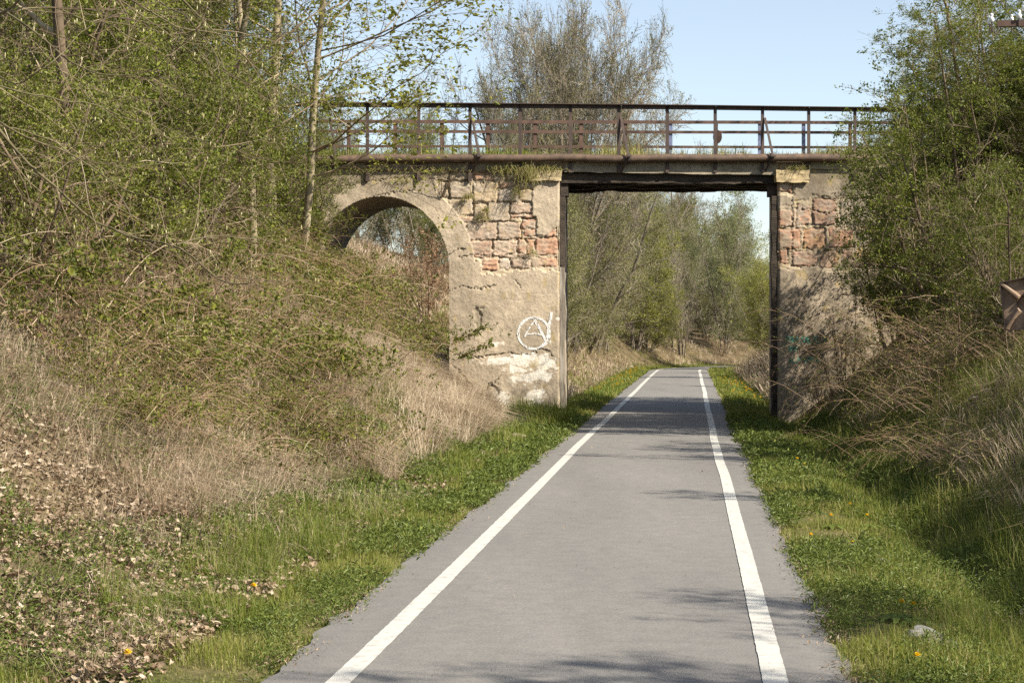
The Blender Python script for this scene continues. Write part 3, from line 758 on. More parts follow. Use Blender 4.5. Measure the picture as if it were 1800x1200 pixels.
# ------------------------------------------------------------------ plants
def child_branches(r, P, R, n, t0, t1, L, ang, up=0.0, wob=.15, K=5, shape=.5, rr=.6, rmin=.002, taper=.25, Lsd=.3, out=0.0):
    N, KP, _ = P.shape
    t = t0 + (t1 - t0) * (np.arange(n)[None, :] + r.random((N, n))) / n
    f = t * (KP - 1); i = np.minimum(f.astype(int), KP - 2); fr = (f - i)[..., None]
    ii = np.arange(N)[:, None]
    p0 = P[ii, i] * (1 - fr) + P[ii, i + 1] * fr
    tg = unit(P[ii, i + 1] - P[ii, i])
    r0 = (R[ii, i] * (1 - fr[..., 0]) + R[ii, i + 1] * fr[..., 0]) * rr
    pl = np.linalg.norm(np.diff(P, axis=1), axis=-1).sum(1)[:, None]
    ln = (L * pl if L < 0 else np.full_like(t, L)) if True else 0
    if L < 0: ln = -L * pl * np.ones_like(t)
    tt = (t - t0) / max(t1 - t0, 1e-6)
    ln = ln * (1 - shape * tt) * np.clip(1 + r.normal(0, Lsd, t.shape), .35, 1.8)
    perp = r.normal(size=tg.shape); perp = unit(perp - (perp * tg).sum(-1, keepdims=True) * tg)
    a = np.radians(ang + r.normal(0, 12, t.shape))[..., None]
    d = unit(np.cos(a) * tg + np.sin(a) * perp)
    p = p0.reshape(-1, 3); d = d.reshape(-1, 3); ln = ln.ravel(); r0 = np.maximum(r0.ravel(), rmin)
    C = np.empty((len(p), K, 3)); C[:, 0] = p
    for k in range(1, K):
        d = unit(d + r.normal(0, wob, d.shape) + np.array([0, 0, up]))
        p = p + d * (ln / (K - 1))[:, None]; C[:, k] = p
    RR = r0[:, None] * np.linspace(1, taper, K)[None]
    return C, np.maximum(RR, rmin * .6)

def leaves(mb, r, pos, size, mat, d=None, tint=None, asp=.6, flat=.35, droop=0.0):
    """folded four-point leaves"""
    n = len(pos)
    if d is None: d = r.normal(size=(n, 3))
    d = unit(d + r.normal(0, .8, (n, 3)) + np.array([0, 0, -droop]))
    nrm = unit(r.normal(size=(n, 3)) + np.array([0, 0, flat * 2]))
    w = unit(np.cross(d, nrm)); nn = np.cross(w, d)
    s = size * np.clip(1 + r.normal(0, .42, n), .35, 2.2); s = s[:, None]
    a = pos; b = pos + d * s * .5 + w * s * asp * .5 + nn * s * .12; c = pos + d * s; e = pos + d * s * .5 - w * s * asp * .5 + nn * s * .12
    V = np.stack([a, b, c, e], 1).reshape(-1, 3)
    q = np.arange(n * 4).reshape(n, 4)
    if tint is None: tint = np.clip(r.normal(.5, .24, n), 0, 1)
    mb.add(V, q, mat, np.repeat(tint, 4))

def curled(mb, r, pos, size, mat, tint, flat=.8):
    n = len(pos); az = r.random(n) * 2 * PI
    d = unit(np.stack([np.cos(az), np.sin(az), r.normal(0, .35, n)], -1)); up = unit(r.normal(size=(n, 3)) * .42 + np.array([0, 0, flat]))
    w = unit(np.cross(d, up)); nn = np.cross(w, d); s = (size * np.clip(1 + r.normal(0, .35, n), .4, 1.9))[:, None]
    c1 = r.normal(.25, .3, (n, 1)); c2 = r.normal(.3, .35, (n, 1)); V = []
    for t, k in ((0, .05), (.28, .30), (.62, .34), (.86, .18), (1.0, .02)):
        for q in (-1, 0, 1):
            kk = k * (1 + .3 * r.normal(size=(n, 1)) * abs(q))
            V.append(pos + d * s * (t - .5 + .06 * r.normal(size=(n, 1)) * abs(q)) + w * s * kk * q + nn * s * (c1 * (t - .5) ** 2 * 2 + c2 * abs(q) * k * 1.4))
    V = np.stack(V, 1).reshape(-1, 3); b = np.arange(n)[:, None, None] * 15
    f = np.array([[i * 3 + j, i * 3 + j + 1, i * 3 + j + 4, i * 3 + j + 3] for i in range(4) for j in range(2)])[None]
    mb.add(V, (b + f).reshape(-1, 4), mat, np.repeat(tint, 15))

def on_branches(r, P, per, t0=.15, t1=1.0, spread=.0):
    N, K, _ = P.shape
    t = t0 + (t1 - t0) * r.random((N, per)); f = t * (K - 1); i = np.minimum(f.astype(int), K - 2); fr = (f - i)[..., None]
    ii = np.arange(N)[:, None]
    p = P[ii, i] * (1 - fr) + P[ii, i + 1] * fr
    tg = unit(P[ii, i + 1] - P[ii, i])
    p = p.reshape(-1, 3) + (r.normal(0, spread, (N * per, 3)) if spread else 0)
    return p, tg.reshape(-1, 3)

def stems(r, n, h, lean, K=7, wob=.08, r0=.03, base=.12, hsd=.2):
    """n stems from one stool"""
    az = r.random(n) * 2 * PI; ln = np.radians(np.abs(r.normal(lean, lean * .5, n)))
    d = np.stack([np.sin(ln) * np.cos(az), np.sin(ln) * np.sin(az), np.cos(ln)], -1)
    p = np.stack([np.cos(az), np.sin(az), np.zeros(n)], -1) * base * r.random((n, 1)); p[:, 2] = -.12
    hh = h * np.clip(1 + r.normal(0, hsd, n), .5, 1.4)
    P = np.empty((n, K, 3)); P[:, 0] = p
    for k in range(1, K):
        d = unit(d + r.normal(0, wob, d.shape) + np.array([0, 0, .03])); p = p + d * (hh / (K - 1))[:, None]; P[:, k] = p
    R = r0 * np.clip(1 + r.normal(0, .25, (n, 1)), .5, 1.6) * np.linspace(1, .3, K)[None]
    return P, R

def plant_meshes(key, seed, spec):
    """returns (trunk mesh, crown mesh) of one plant kind"""
    r = rng_(seed)
    P, R = stems(r, *spec['stems'], **spec.get('stem_kw', {}))
    tb = MB(); cb = MB()
    tubes(tb, P, R, spec.get('S', 7), 0)
    allb = [(P, R)]
    for li, ch in enumerate(spec['levels']):
        P, R = child_branches(r, P, R, **ch)
        allb.append((P, R))
        if li < spec.get('trunk_levels', 0): tubes(tb, P, R, 5, 0)
        else: tubes(cb, P, R, 4 if li == 0 else 3, 0, tint=np.clip(r.normal(.5, .25, len(P)), 0, 1))
    for lf in spec.get('leaves', []):
        for lv in lf['on']:
            pos, tg = on_branches(r, allb[lv][0], lf['per'], lf.get('t0', .15), 1.0, lf.get('spread', .02))
            # clumpy density: drop leaves where a coarse noise is low
            q = lf.get('clump', 0)
            if q:
                nz = fbm(pos[:, 0] * 1.3 + pos[:, 2] * .7 + seed, pos[:, 1] * 1.3 - pos[:, 2] * .9, 300, 3)
                k = nz > q; pos = pos[k]; tg = tg[k]
            leaves(cb, r, pos, lf['size'], lf['mat'], tg, asp=lf.get('asp', .6), droop=lf.get('droop', 0))
    allv = np.concatenate(cb.v)
    NAT[key] = (float(np.percentile(allv[:, 2], 99.5)), float(np.percentile(np.abs(allv[:, :2]), 97) * 2))
    return tb.mesh(key + '_trunk', spec['bark'], smooth=True), cb.mesh(key + '_crown', [spec['twig']] + spec['leaf_mats'])

LIB = {}
NAT = {}
def lib(key, seed, spec): LIB[key] = plant_meshes(key, seed, spec) + (spec,)

def place(key, name, loc, scale=1.0, rz=0.0, label=None, cat='tree', group=None, sz=None, tilt=(0, 0), part_names=('trunk', 'crown')):
    tm, cm, spec = LIB[key]
    root = empty(name, tuple(float(v) for v in loc))
    root.rotation_euler = (tilt[0], tilt[1], rz)
    root.scale = (scale, scale, scale if sz is None else sz)
    tag(root, label, cat, group)
    for nm, me in zip(part_names, (tm, cm)):
        if len(me.polygons) == 0: continue
        o = bpy.data.objects.new(nm, me); COL.objects.link(o); o.parent = root
    return root

def build_library():
    T, TF = M['twig'], M['twig_far']
    # leafy hawthorn-like shrubs (about 3 m)
    for k, (lm, per, tw) in enumerate((('leaf_green', 11, T), ('leaf_green', 8, T), ('leaf_dark', 9, T), ('leaf_dark', 7, T))):
        lib(f'shrub{k}', 10 + k, dict(stems=(8, 2.6, 20), stem_kw=dict(r0=.03, base=.25, wob=.11), bark=M['bark_brown'], twig=tw, leaf_mats=[M[lm]],
            levels=[dict(n=10, t0=.1, t1=1, L=1.1, ang=50, up=.03, wob=.17, shape=.45, rr=.55), dict(n=8, t0=.15, t1=1, L=.5, ang=52, up=.02, wob=.2, shape=.4, rr=.5, rmin=.003), dict(n=4, t0=.2, t1=1, L=.24, ang=52, wob=.2, K=3, rmin=.002)],
            leaves=[dict(on=[3], per=per + 7, t0=.35, size=.032, mat=1, spread=.028, clump=.46), dict(on=[2], per=5, size=.034, mat=1, spread=.04, clump=.45)]))
    # taller leafy thicket trees (about 8 m)
    for k, lm in enumerate(('leaf_green', 'leaf_dark', 'leaf_green')):
        lib(f'thick{k}', 30 + k, dict(stems=(3, 7.2, 9), stem_kw=dict(r0=.052, base=.3, wob=.07, K=9), bark=M['bark_pale'] if k != 1 else M['bark_brown'], twig=T, leaf_mats=[M[lm]], S=8,
            levels=[dict(n=20, t0=.12, t1=1, L=2.1, ang=60, up=.06, wob=.13, K=6, shape=.5, rr=.42), dict(n=11, t0=.15, t1=1, L=.9, ang=52, up=.02, wob=.18, shape=.4, rr=.5, rmin=.004), dict(n=6, t0=.1, t1=1, L=.36, ang=50, wob=.2, K=4, rmin=.0025)],
            leaves=[dict(on=[3], per=21, t0=.35, size=.036, mat=1, spread=.035, clump=.44), dict(on=[2], per=5, size=.038, mat=1, spread=.05, clump=.46)]))
    for k, (lm, bk) in enumerate((('leaf_green', 'bark_pale'), ('leaf_dark', 'bark_brown'))):
        lib(f'single{k}', 45 + k, dict(stems=(1, 8.2, 5 + 6 * k), stem_kw=dict(r0=.085 + .02 * k, base=.0, wob=.07, K=10), bark=M[bk], twig=T, leaf_mats=[M[lm]], S=10,
            levels=[dict(n=20, t0=.32, t1=1, L=2.3, ang=60, up=.05, wob=.12, K=6, shape=.5, rr=.4), dict(n=10, t0=.15, t1=1, L=.95, ang=50, up=.03, wob=.16, shape=.4, rr=.5, rmin=.004), dict(n=6, t0=.1, t1=1, L=.36, ang=50, wob=.2, K=4, rmin=.0025)],
            leaves=[dict(on=[3], per=13, t0=.4, size=.042, mat=1, spread=.04, clump=.44)]))
    # slender maple with yellow flower bunches
    lib('maple', 41, dict(stems=(1, 8.5, 3), stem_kw=dict(r0=.048, base=.0, wob=.05, K=10), bark=M['bark_pale'], twig=T, leaf_mats=[M['leaf_yellow']], S=9,
        levels=[dict(n=24, t0=.2, t1=1, L=3.0, ang=62, up=.05, wob=.10, K=7, shape=.5, rr=.4), dict(n=9, t0=.2, t1=1, L=1.1, ang=48, up=.04, wob=.14, shape=.45, rr=.5, rmin=.005), dict(n=5, t0=.2, t1=1, L=.4, ang=48, up=.05, wob=.15, K=4, rmin=.003)],
        leaves=[dict(on=[3], per=12, t0=.45, size=.055, mat=1, spread=.06, clump=.38)]))
    # big bare tree beyond the bridge
    lib('bare', 51, dict(stems=(10, 9.5, 14), stem_kw=dict(r0=.12, base=.4, wob=.05, K=9, hsd=.06), bark=M['bark_far'], twig=TF, leaf_mats=[M['leaf_olive']], S=7,
        levels=[dict(n=16, t0=.12, t1=1, L=3.4, ang=42, up=.06, wob=.10, K=6, shape=.35, rr=.45), dict(n=11, t0=.2, t1=1, L=1.4, ang=38, up=.06, wob=.12, K=5, shape=.4, rr=.5, rmin=.007), dict(n=9, t0=.1, t1=1, L=.66, ang=40, up=.05, wob=.14, K=4, rmin=.0105)],
        leaves=[dict(on=[3], per=6, size=.055, mat=1, spread=.06, clump=.42)]))
    lib('bare2', 52, dict(stems=(5, 8, 13), stem_kw=dict(r0=.10, base=.3, wob=.07, K=8), bark=M['bark_far'], twig=TF, leaf_mats=[M['leaf_olive']], S=7,
        levels=[dict(n=15, t0=.1, t1=1, L=2.8, ang=46, up=.05, wob=.12, K=6, shape=.5, rr=.45), dict(n=10, t0=.2, t1=1, L=1.2, ang=44, up=.04, wob=.14, K=5, shape=.4, rr=.5, rmin=.007), dict(n=7, t0=.15, t1=1, L=.5, ang=44, up=.03, wob=.15, K=4, rmin=.0075)],
        leaves=[dict(on=[3], per=7, size=.06, mat=1, spread=.06, clump=.40)]))
    lib('sparse', 53, dict(stems=(9, 6.5, 10), stem_kw=dict(r0=.04, base=.8, wob=.06, K=8), bark=M['bark_far'], twig=TF, leaf_mats=[M['leaf_olive']],
        levels=[dict(n=14, t0=.1, t1=1, L=1.6, ang=30, up=.08, wob=.1, K=5, shape=.45, rr=.5), dict(n=9, t0=.2, t1=1, L=.7, ang=34, up=.06, wob=.12, K=4, rr=.5, rmin=.0055), dict(n=4, t0=.2, t1=1, L=.3, ang=34, up=.04, wob=.12, K=3, rr=.5, rmin=.0045)],
        leaves=[dict(on=[3], per=1, size=.045, mat=1, spread=.03, clump=.5)]))
    # green and yellow-green trees of the far cutting
    for k, lm in enumerate(('leaf_green', 'leaf_yellow', 'leaf_willow', 'leaf_olive')):
        lib(f'far{k}', 60 + k, dict(stems=(6, 6.6, 15), stem_kw=dict(r0=.085, base=.5, wob=.09, K=8), bark=M['bark_far'], twig=TF, leaf_mats=[M[lm]], S=6,
            levels=[dict(n=14, t0=.06, t1=1, L=2.4, ang=52, up=.05, wob=.14, K=6, shape=.45, rr=.45), dict(n=10, t0=.15, t1=1, L=1.0, ang=50, up=.03, wob=.16, K=5, shape=.4, rr=.5, rmin=.007), dict(n=5, t0=.15, t1=1, L=.42, ang=48, up=.0, wob=.16, K=3, rmin=.005)],
            leaves=[dict(on=[3], per=(9, 10, 9, 9)[k], size=.072, mat=1, spread=.10, clump=.38)]))
    lib('copper', 71, dict(stems=(6, 3.0, 18), stem_kw=dict(r0=.03, base=.2, wob=.1), bark=M['bark_brown'], twig=T, leaf_mats=[M['leaf_copper']],
        levels=[dict(n=8, t0=.1, t1=1, L=1.1, ang=52, up=.02, wob=.15, shape=.4, rr=.55), dict(n=6, t0=.15, t1=1, L=.5, ang=50, wob=.18, rr=.5, rmin=.004)],
        leaves=[dict(on=[2], per=11, size=.075, mat=1, spread=.04, clump=.40, droop=.5)]))
    lib('blossom', 72, dict(stems=(6, 4.2, 16), stem_kw=dict(r0=.035, base=.2, wob=.1), bark=M['bark_brown'], twig=T, leaf_mats=[M['blossom'], M['leaf_olive']],
        levels=[dict(n=9, t0=.15, t1=1, L=1.4, ang=46, up=.05, wob=.14, shape=.4, rr=.55), dict(n=7, t0=.15, t1=1, L=.6, ang=46, up=.03, wob=.16, rr=.5, rmin=.005), dict(n=3, t0=.2, t1=1, L=.25, ang=45, wob=.2, K=3, rmin=.004)],
        leaves=[dict(on=[3], per=2, size=.05, mat=1, spread=.03, clump=.50, asp=.9), dict(on=[3], per=4, size=.05, mat=2, spread=.04, clump=.42)]))
    # bare brown brush
    lib('brush', 73, dict(stems=(26, 1.7, 16), stem_kw=dict(r0=.012, base=.6, wob=.08, K=6), bark=M['bark_brown'], twig=M['cane'], leaf_mats=[M['leaf_olive']], S=4,
        levels=[dict(n=7, t0=.2, t1=1, L=.6, ang=34, up=.06, wob=.12, K=4, rr=.6, rmin=.004), dict(n=4, t0=.2, t1=1, L=.25, ang=36, up=.03, wob=.15, K=3, rmin=.003)],
        leaves=[dict(on=[2], per=1, size=.04, mat=1, spread=.02, clump=.5)]))
    # bramble: arching canes with small leaf tufts
    for k, (lm, per) in enumerate((('leaf_green', 4), ('leaf_green', 2))):
        r = rng_(80 + k); n = 60
        az = r.random(n) * 2 * PI; K = 9; p = np.stack([r.normal(0, .45, n), r.normal(0, .45, n), np.full(n, -.1)], -1)
        d = unit(np.stack([np.cos(az) * .75, np.sin(az) * .75, np.full(n, 1.0)], -1)); P = np.empty((n, K, 3)); P[:, 0] = p; ln = r.uniform(.9, 1.9, n)
        for j in range(1, K):
            d = unit(d + r.normal(0, .08, d.shape) + np.array([0, 0, -.20])); p = p + d * (ln / (K - 1))[:, None]; P[:, j] = p
        R = np.full((n, 1), .0055) * np.linspace(1, .45, K)[None]
        tb = MB(); tubes(tb, P, R, 4, 0, tint=np.clip(r.normal(.45, .25, n), 0, 1))
        cb = MB(); P2, R2 = child_branches(r, P, R, n=6, t0=.2, t1=1, L=.28, ang=52, up=.06, wob=.2, K=4, rmin=.0025)
        tubes(cb, P2, R2, 3, 0, tint=np.clip(r.normal(.4, .25, len(P2)), 0, 1))
        pos, tg = on_branches(r, P2, per * 4, .1, 1, .025)
        nz = fbm(pos[:, 0] * 2 + k * 9, pos[:, 1] * 2 + pos[:, 2], 310, 3); pos = pos[nz > .44]
        leaves(cb, r, pos, .042, 1)
        LIB[f'bramble{k}'] = (tb.mesh('bramble_canes', M['cane']), cb.mesh('bramble_leaves', [M['cane'], M[lm]]), None)
    # dry arching canes (right bank)
    r = rng_(90); n = 40; K = 10
    az = r.normal(PI, .75, n); p = np.stack([r.normal(0, .9, n), r.normal(0, .7, n), np.full(n, -.1)], -1)
    d = unit(np.stack([np.cos(az) * .9, np.sin(az) * .6, np.full(n, .9)], -1)); P = np.empty((n, K, 3)); P[:, 0] = p; ln = r.uniform(1.0, 2.3, n)
    for j in range(1, K):
        d = unit(d + r.normal(0, .07, d.shape) + np.array([0, 0, -.17])); p = p + d * (ln / (K - 1))[:, None]; P[:, j] = p
    R = np.full((n, 1), .0046) * np.linspace(1, .4, K)[None]
    tb = MB(); tubes(tb, P, R, 4, 0, tint=np.clip(r.normal(.35, .25, n), 0, 1))
    cb = MB(); P2, R2 = child_branches(r, P, R, n=6, t0=.25, t1=1, L=.4, ang=40, up=.0, wob=.16, K=4, rmin=.002)
    tubes(cb, P2, R2, 3, 0, tint=np.clip(r.normal(.4, .25, len(P2)), 0, 1))
    pos, tg = on_branches(r, P2, 6, .1, 1, .015); leaves(cb, r, pos, .030, 1)
    LIB['dry_cane'] = (tb.mesh('dry_canes', M['cane']), cb.mesh('dry_cane_twigs', [M['cane'], M['leaf_green']]), None)

# ------------------------------------------------------------------ planting
def build_plants():
    r = rng_(7)
    # ---- left thicket: tall trees
    G = 'trees of the thicket on the left bank'
    tall = [  # px at foot, Z, key, scale, label
        (440, 28.5, 'single0', 1.0, 'pale trunked leafy tree standing left of the arch in the thicket'),
        (135, 20.5, 'single1', .95, 'dark trunked leafy tree low on the left bank near the photo edge'),
        (300, 26, 'thick2', 1.0, 'leafy multi-stemmed tree in the middle of the left thicket'),
        (215, 33, 'thick0', 1.1, 'tall leafy tree at the back of the left thicket, behind its dark trunk'),
        (60, 28, 'thick2', 1.1, 'tall leafy tree high on the left bank at the photo edge'),
        (380, 37, 'thick1', 1.0, 'dark leafy tree at the top of the left bank before the bridge end'),
        (-60, 22, 'thick0', 1.0, 'leafy tree at the left photo edge, only its outer boughs seen'),
        (470, 39, 'thick2', .6, 'slim leafy tree growing against the bridge end left of the arch'),
        (120, 40, 'thick1', 1.2, 'tallest leafy tree behind the left thicket, far back at left'),
        (330, 44, 'thick0', 1.15, 'leafy tree on the bank top behind the railing end at left'),
    ]
    for i, (px, Z, k, s, lb) in enumerate(tall):
        p = gpt(px, Z); place(k, 'thicket_tree', p, s * (.6 if k == 'single1' else 1), r.random() * 6.28, lb, 'tree', G, sz=s)
    p = gpt(540, 34.0); place('maple', 'maple_tree', p, 1.6, 2.2, 'slender maple with yellow-green flower bunches and bare pale trunk beside the arch', 'tree', sz=1.1)
    place('maple', 'maple_tree', gpt(470, 34.0), 1.9, 4.6, 'second maple with yellow-green flower bunches, left of the slender one and reaching over the railing', 'tree', sz=1.2)
    # ---- left thicket: shrubs
    used = []
    spots = [(20, 18), (70, 19), (195, 21.5), (40, 22), (250, 22), (210, 24), (330, 25.5), (220, 27), (60, 26), (375, 29.5), (290, 29), (150, 30), (470, 34), (350, 32), (230, 33), (480, 35.5), (420, 36), (320, 36), (-40, 20), (500, 38.5), (-10, 25), (80, 33), (530, 39)]
    where = ['at the left photo edge', 'just right of the photo edge', 'below the drooping bare bough', 'under the dark trunk', 'left of the pale trunk', 'beside the pale trunk', 'near the arch', 'in front of the bridge end']
    for i, (px, Z) in enumerate(spots):
        p = gpt(px, Z); s = r.uniform(.8, 1.2) * (1.0 if Z < 34 else .85)
        place(f'shrub{r.integers(0, 4)}', 'leafy_shrub', p, s, r.random() * 6.28, 'dense small-leaved green shrub in the thicket on the left bank', 'shrub', 'leafy shrubs of the left thicket')
    place('brush', 'bare_brush', gpt(1490, 39.6), .85, 1.0, 'dark bare brush at the foot of the right abutment', 'brush', part_names=('stems', 'twigs'))
    place('brush', 'bare_brush', gpt(1450, 39.9), .5, 2.0, 'low bare brush against the face of the right abutment', 'brush', part_names=('stems', 'twigs'))
    # ---- brambles over the left slope
    for i in range(64):
        Z = r.uniform(15.5, 38.5); x = cen(Z) - r.uniform(4.3 if Z < 27 else 5.0, 7.4) ; px = 900 + x / Z * F
        if px < -20 or px > (770 if Z < 33 else 715): continue
        p = np.array([x, Z, float(ground(x, Z))])
        place(f'bramble{r.integers(0, 2)}', 'bramble', p, r.uniform(.7, 1.1), r.random() * 6.28, 'low bramble of arching canes with fresh leaves on the left slope', 'bramble', 'brambles on the left slope', part_names=('canes', 'foliage'))
    for i in range(26):
        Z = r.uniform(15, 27); x = cen(Z) - r.uniform(3.3, 4.9); px = 900 + x / Z * F
        if px < -20 or px > 560: continue
        place(f'bramble{r.integers(0, 2)}', 'bramble', np.array([x, Z, float(ground(x, Z))]), r.uniform(.45, .7), r.random() * 6.28, 'low bramble of arching canes with fresh leaves on the left slope', 'bramble', 'brambles on the left slope', part_names=('canes', 'foliage'))
    for (px, Z, s, lb) in ((215, 20.5, .6, 'reddish-brown dead stems at the foot of the dark trunk'), (300, 21.5, .62, 'reddish-brown dead stems in the middle of the left slope'), (390, 23.5, .6, 'reddish-brown dead stems between the brambles and the straw'), (120, 18.5, .55, 'reddish-brown dead stems near the left photo edge'), (470, 26, .6, 'reddish-brown dead stems beside the pale straw'), (560, 30, .6, 'reddish-brown dead stems below the arch')):
        place('brush', 'dead_stems', gpt(px, Z), s, r.random() * 6.28, lb, 'brush', 'dead stems on the left slope', part_names=('stems', 'twigs'))
    # ---- right bank
    G = 'hawthorns on the right bank'
    rt = [(1625, 36, 'shrub2', 1.2, 'hawthorn bush hiding the end of the right abutment'), (1700, 31.5, 'shrub3', 1.2, 'dense dark hawthorn bush in the middle of the right bank'), (1575, 39.3, 'shrub0', 1.0, 'hawthorn bush leaning on the railing end at right'),
          (1715, 28, 'shrub2', .75, 'low hawthorn bush hanging over the dry canes on the right bank'), (1790, 26, 'shrub3', .75, 'low hawthorn bush just behind the rusty metal panel'), (1640, 33, 'shrub2', .85, 'hawthorn bush nearest to the abutment on the right bank'), (1820, 33.5, 'shrub2', 1.3, 'dense hawthorn bush at the right photo edge'), (1700, 37, 'shrub0', 1.4, 'bright green hawthorn bush high on the right bank'), (1775, 36, 'shrub3', 1.4, 'dark hawthorn bush high on the right bank, far behind the metal panel'), (1870, 34, 'shrub2', 1.4, 'hawthorn bush cut off by the right photo edge')]
    for (px, Z, k, s, lb) in rt:
        place(k, 'hawthorn_bush', gpt(px, Z), s, r.random() * 6.28, lb, 'bush', G)
    rt = [(1750, 33.6, 'thick1', .74, 'tall hawthorn tree in the middle of the right bank, against the sky'), (1850, 33.4, 'thick1', .50, 'tallest hawthorn tree at the upper right photo corner'), (1620, 38.8, 'thick1', .42, 'small hawthorn tree rising in front of the railing at right'), (1690, 33.4, 'thick1', .56, 'hawthorn tree left of the tallest one on the right bank'),
          (1580, 46, 'thick0', .66, 'hawthorn tree behind the railing end at right'), (1680, 47, 'thick2', .85, 'tall hawthorn tree behind the bridge end at right'), (1790, 44, 'thick0', .95, 'leafy tree at the right photo edge behind the insulators')]
    for (px, Z, k, s, lb) in rt:
        place(k, 'hawthorn_tree', gpt(px, Z), s * 1.35, r.random() * 6.28, lb, 'tree', 'hawthorn trees on the right bank', sz=s)
    for (px, Z, s, lb) in ((1650, 31, .8, 'dry arching canes below the hawthorns nearest the abutment'), (1720, 27, 1.0, 'dry arching canes in the middle of the right slope'), (1810, 25, .8, 'dry arching canes at the right photo edge under the metal panel'), (1690, 24.5, .8, 'low dry canes above the grassy mound on the right'), (1715, 30, 1.0, 'tall dry canes beneath the rusty metal panel'), (1640, 28, .7, 'sparse dry canes over the ditch on the right'), (1545, 37.5, .75, 'dry canes at the foot of the right abutment'), (1770, 19, .6, 'dry canes at the right photo edge below the metal panel'), (1700, 21, .55, 'dry canes on the upper edge of the grassy mound')):
        place('dry_cane', 'dry_cane', gpt(px, Z), s, r.uniform(-.4, .4), lb, 'canes', 'dry cane clumps on the right bank', part_names=('canes', 'twigs'))
    # trees right of the frame that shade the path
    for (x, Z, k, s, lb) in ((6.8, 9.4, 'thick2', .34, 'leafy tree right of the photo whose shadow falls across the near path'), (7.4, 17.5, 'thick0', .29, 'leafy tree right of the photo whose shadow falls across the path halfway'), (7.0, 6.4, 'thick1', .37, 'leafy tree right of the photo shading the bottom right corner'), (8.4, 23.5, 'thick1', .36, 'dark tree right of the photo above the grassy mound')):
        place(k, 'roadside_tree', (x, Z, float(ground(x, Z))), s, r.random() * 6.28, lb, 'tree', 'trees just right of the photo')
    # ---- beyond the bridge
    def beyond(px, Z, top, key, label, name='far_tree', H=None, wide=1.0, cat='tree', group='trees beyond the bridge'):
        p = gpt(px, Z); so = p[0] - float(cen(Z))
        if abs(so) < 4.2: p[0] = float(cen(Z)) + (-4.2 if so < 1 else 4.2); p[2] = float(ground(p[0], Z))
        h = CAMH + (HZ - top) / F * Z - p[2]
        nat, natw = NAT[key]
        s = h / nat
        return place(key, name, p, (s * wide if wide < 5 else wide / F * Z / natw), r.random() * 6.28, label, cat, group, sz=s)
    beyond(990, 73, 8, 'bare', 'tall bare tree with many upright limbs rising behind the railing', wide=285)
    beyond(1150, 134, 120, 'bare2', 'pale budding tree right of the tall bare tree above the railing', wide=150)
    beyond(885, 70, 80, 'bare2', 'bare tree leaning on the left side of the tall bare tree', wide=130)
    beyond(795, 76, 128, 'sparse', 'thin pinkish bare saplings above the railing left of the tall tree', wide=.9)
    beyond(850, 84, 150, 'sparse', 'thin bare saplings just left of the tall bare tree', wide=.8)
    beyond(715, 66, 195, 'far0', 'green leafy tree seen through the railing at left', wide=.6)
    beyond(745, 70, 185, 'far0', 'green bushy tree just behind the far railing left of the thin saplings', wide=110)
    beyond(600, 62, 190, 'far0', 'green tree behind the railing, left of the two railing braces', wide=120)
    beyond(1015, 88, 45, 'bare', 'second bare tree right behind the tall one above the railing', wide=225)
    beyond(640, 74, 150, 'far3', 'olive budding tree behind the maple and the railing', wide=.7)
    beyond(1195, 138, 200, 'sparse', 'last thin saplings on the right of the tree group above the railing', wide=.8)
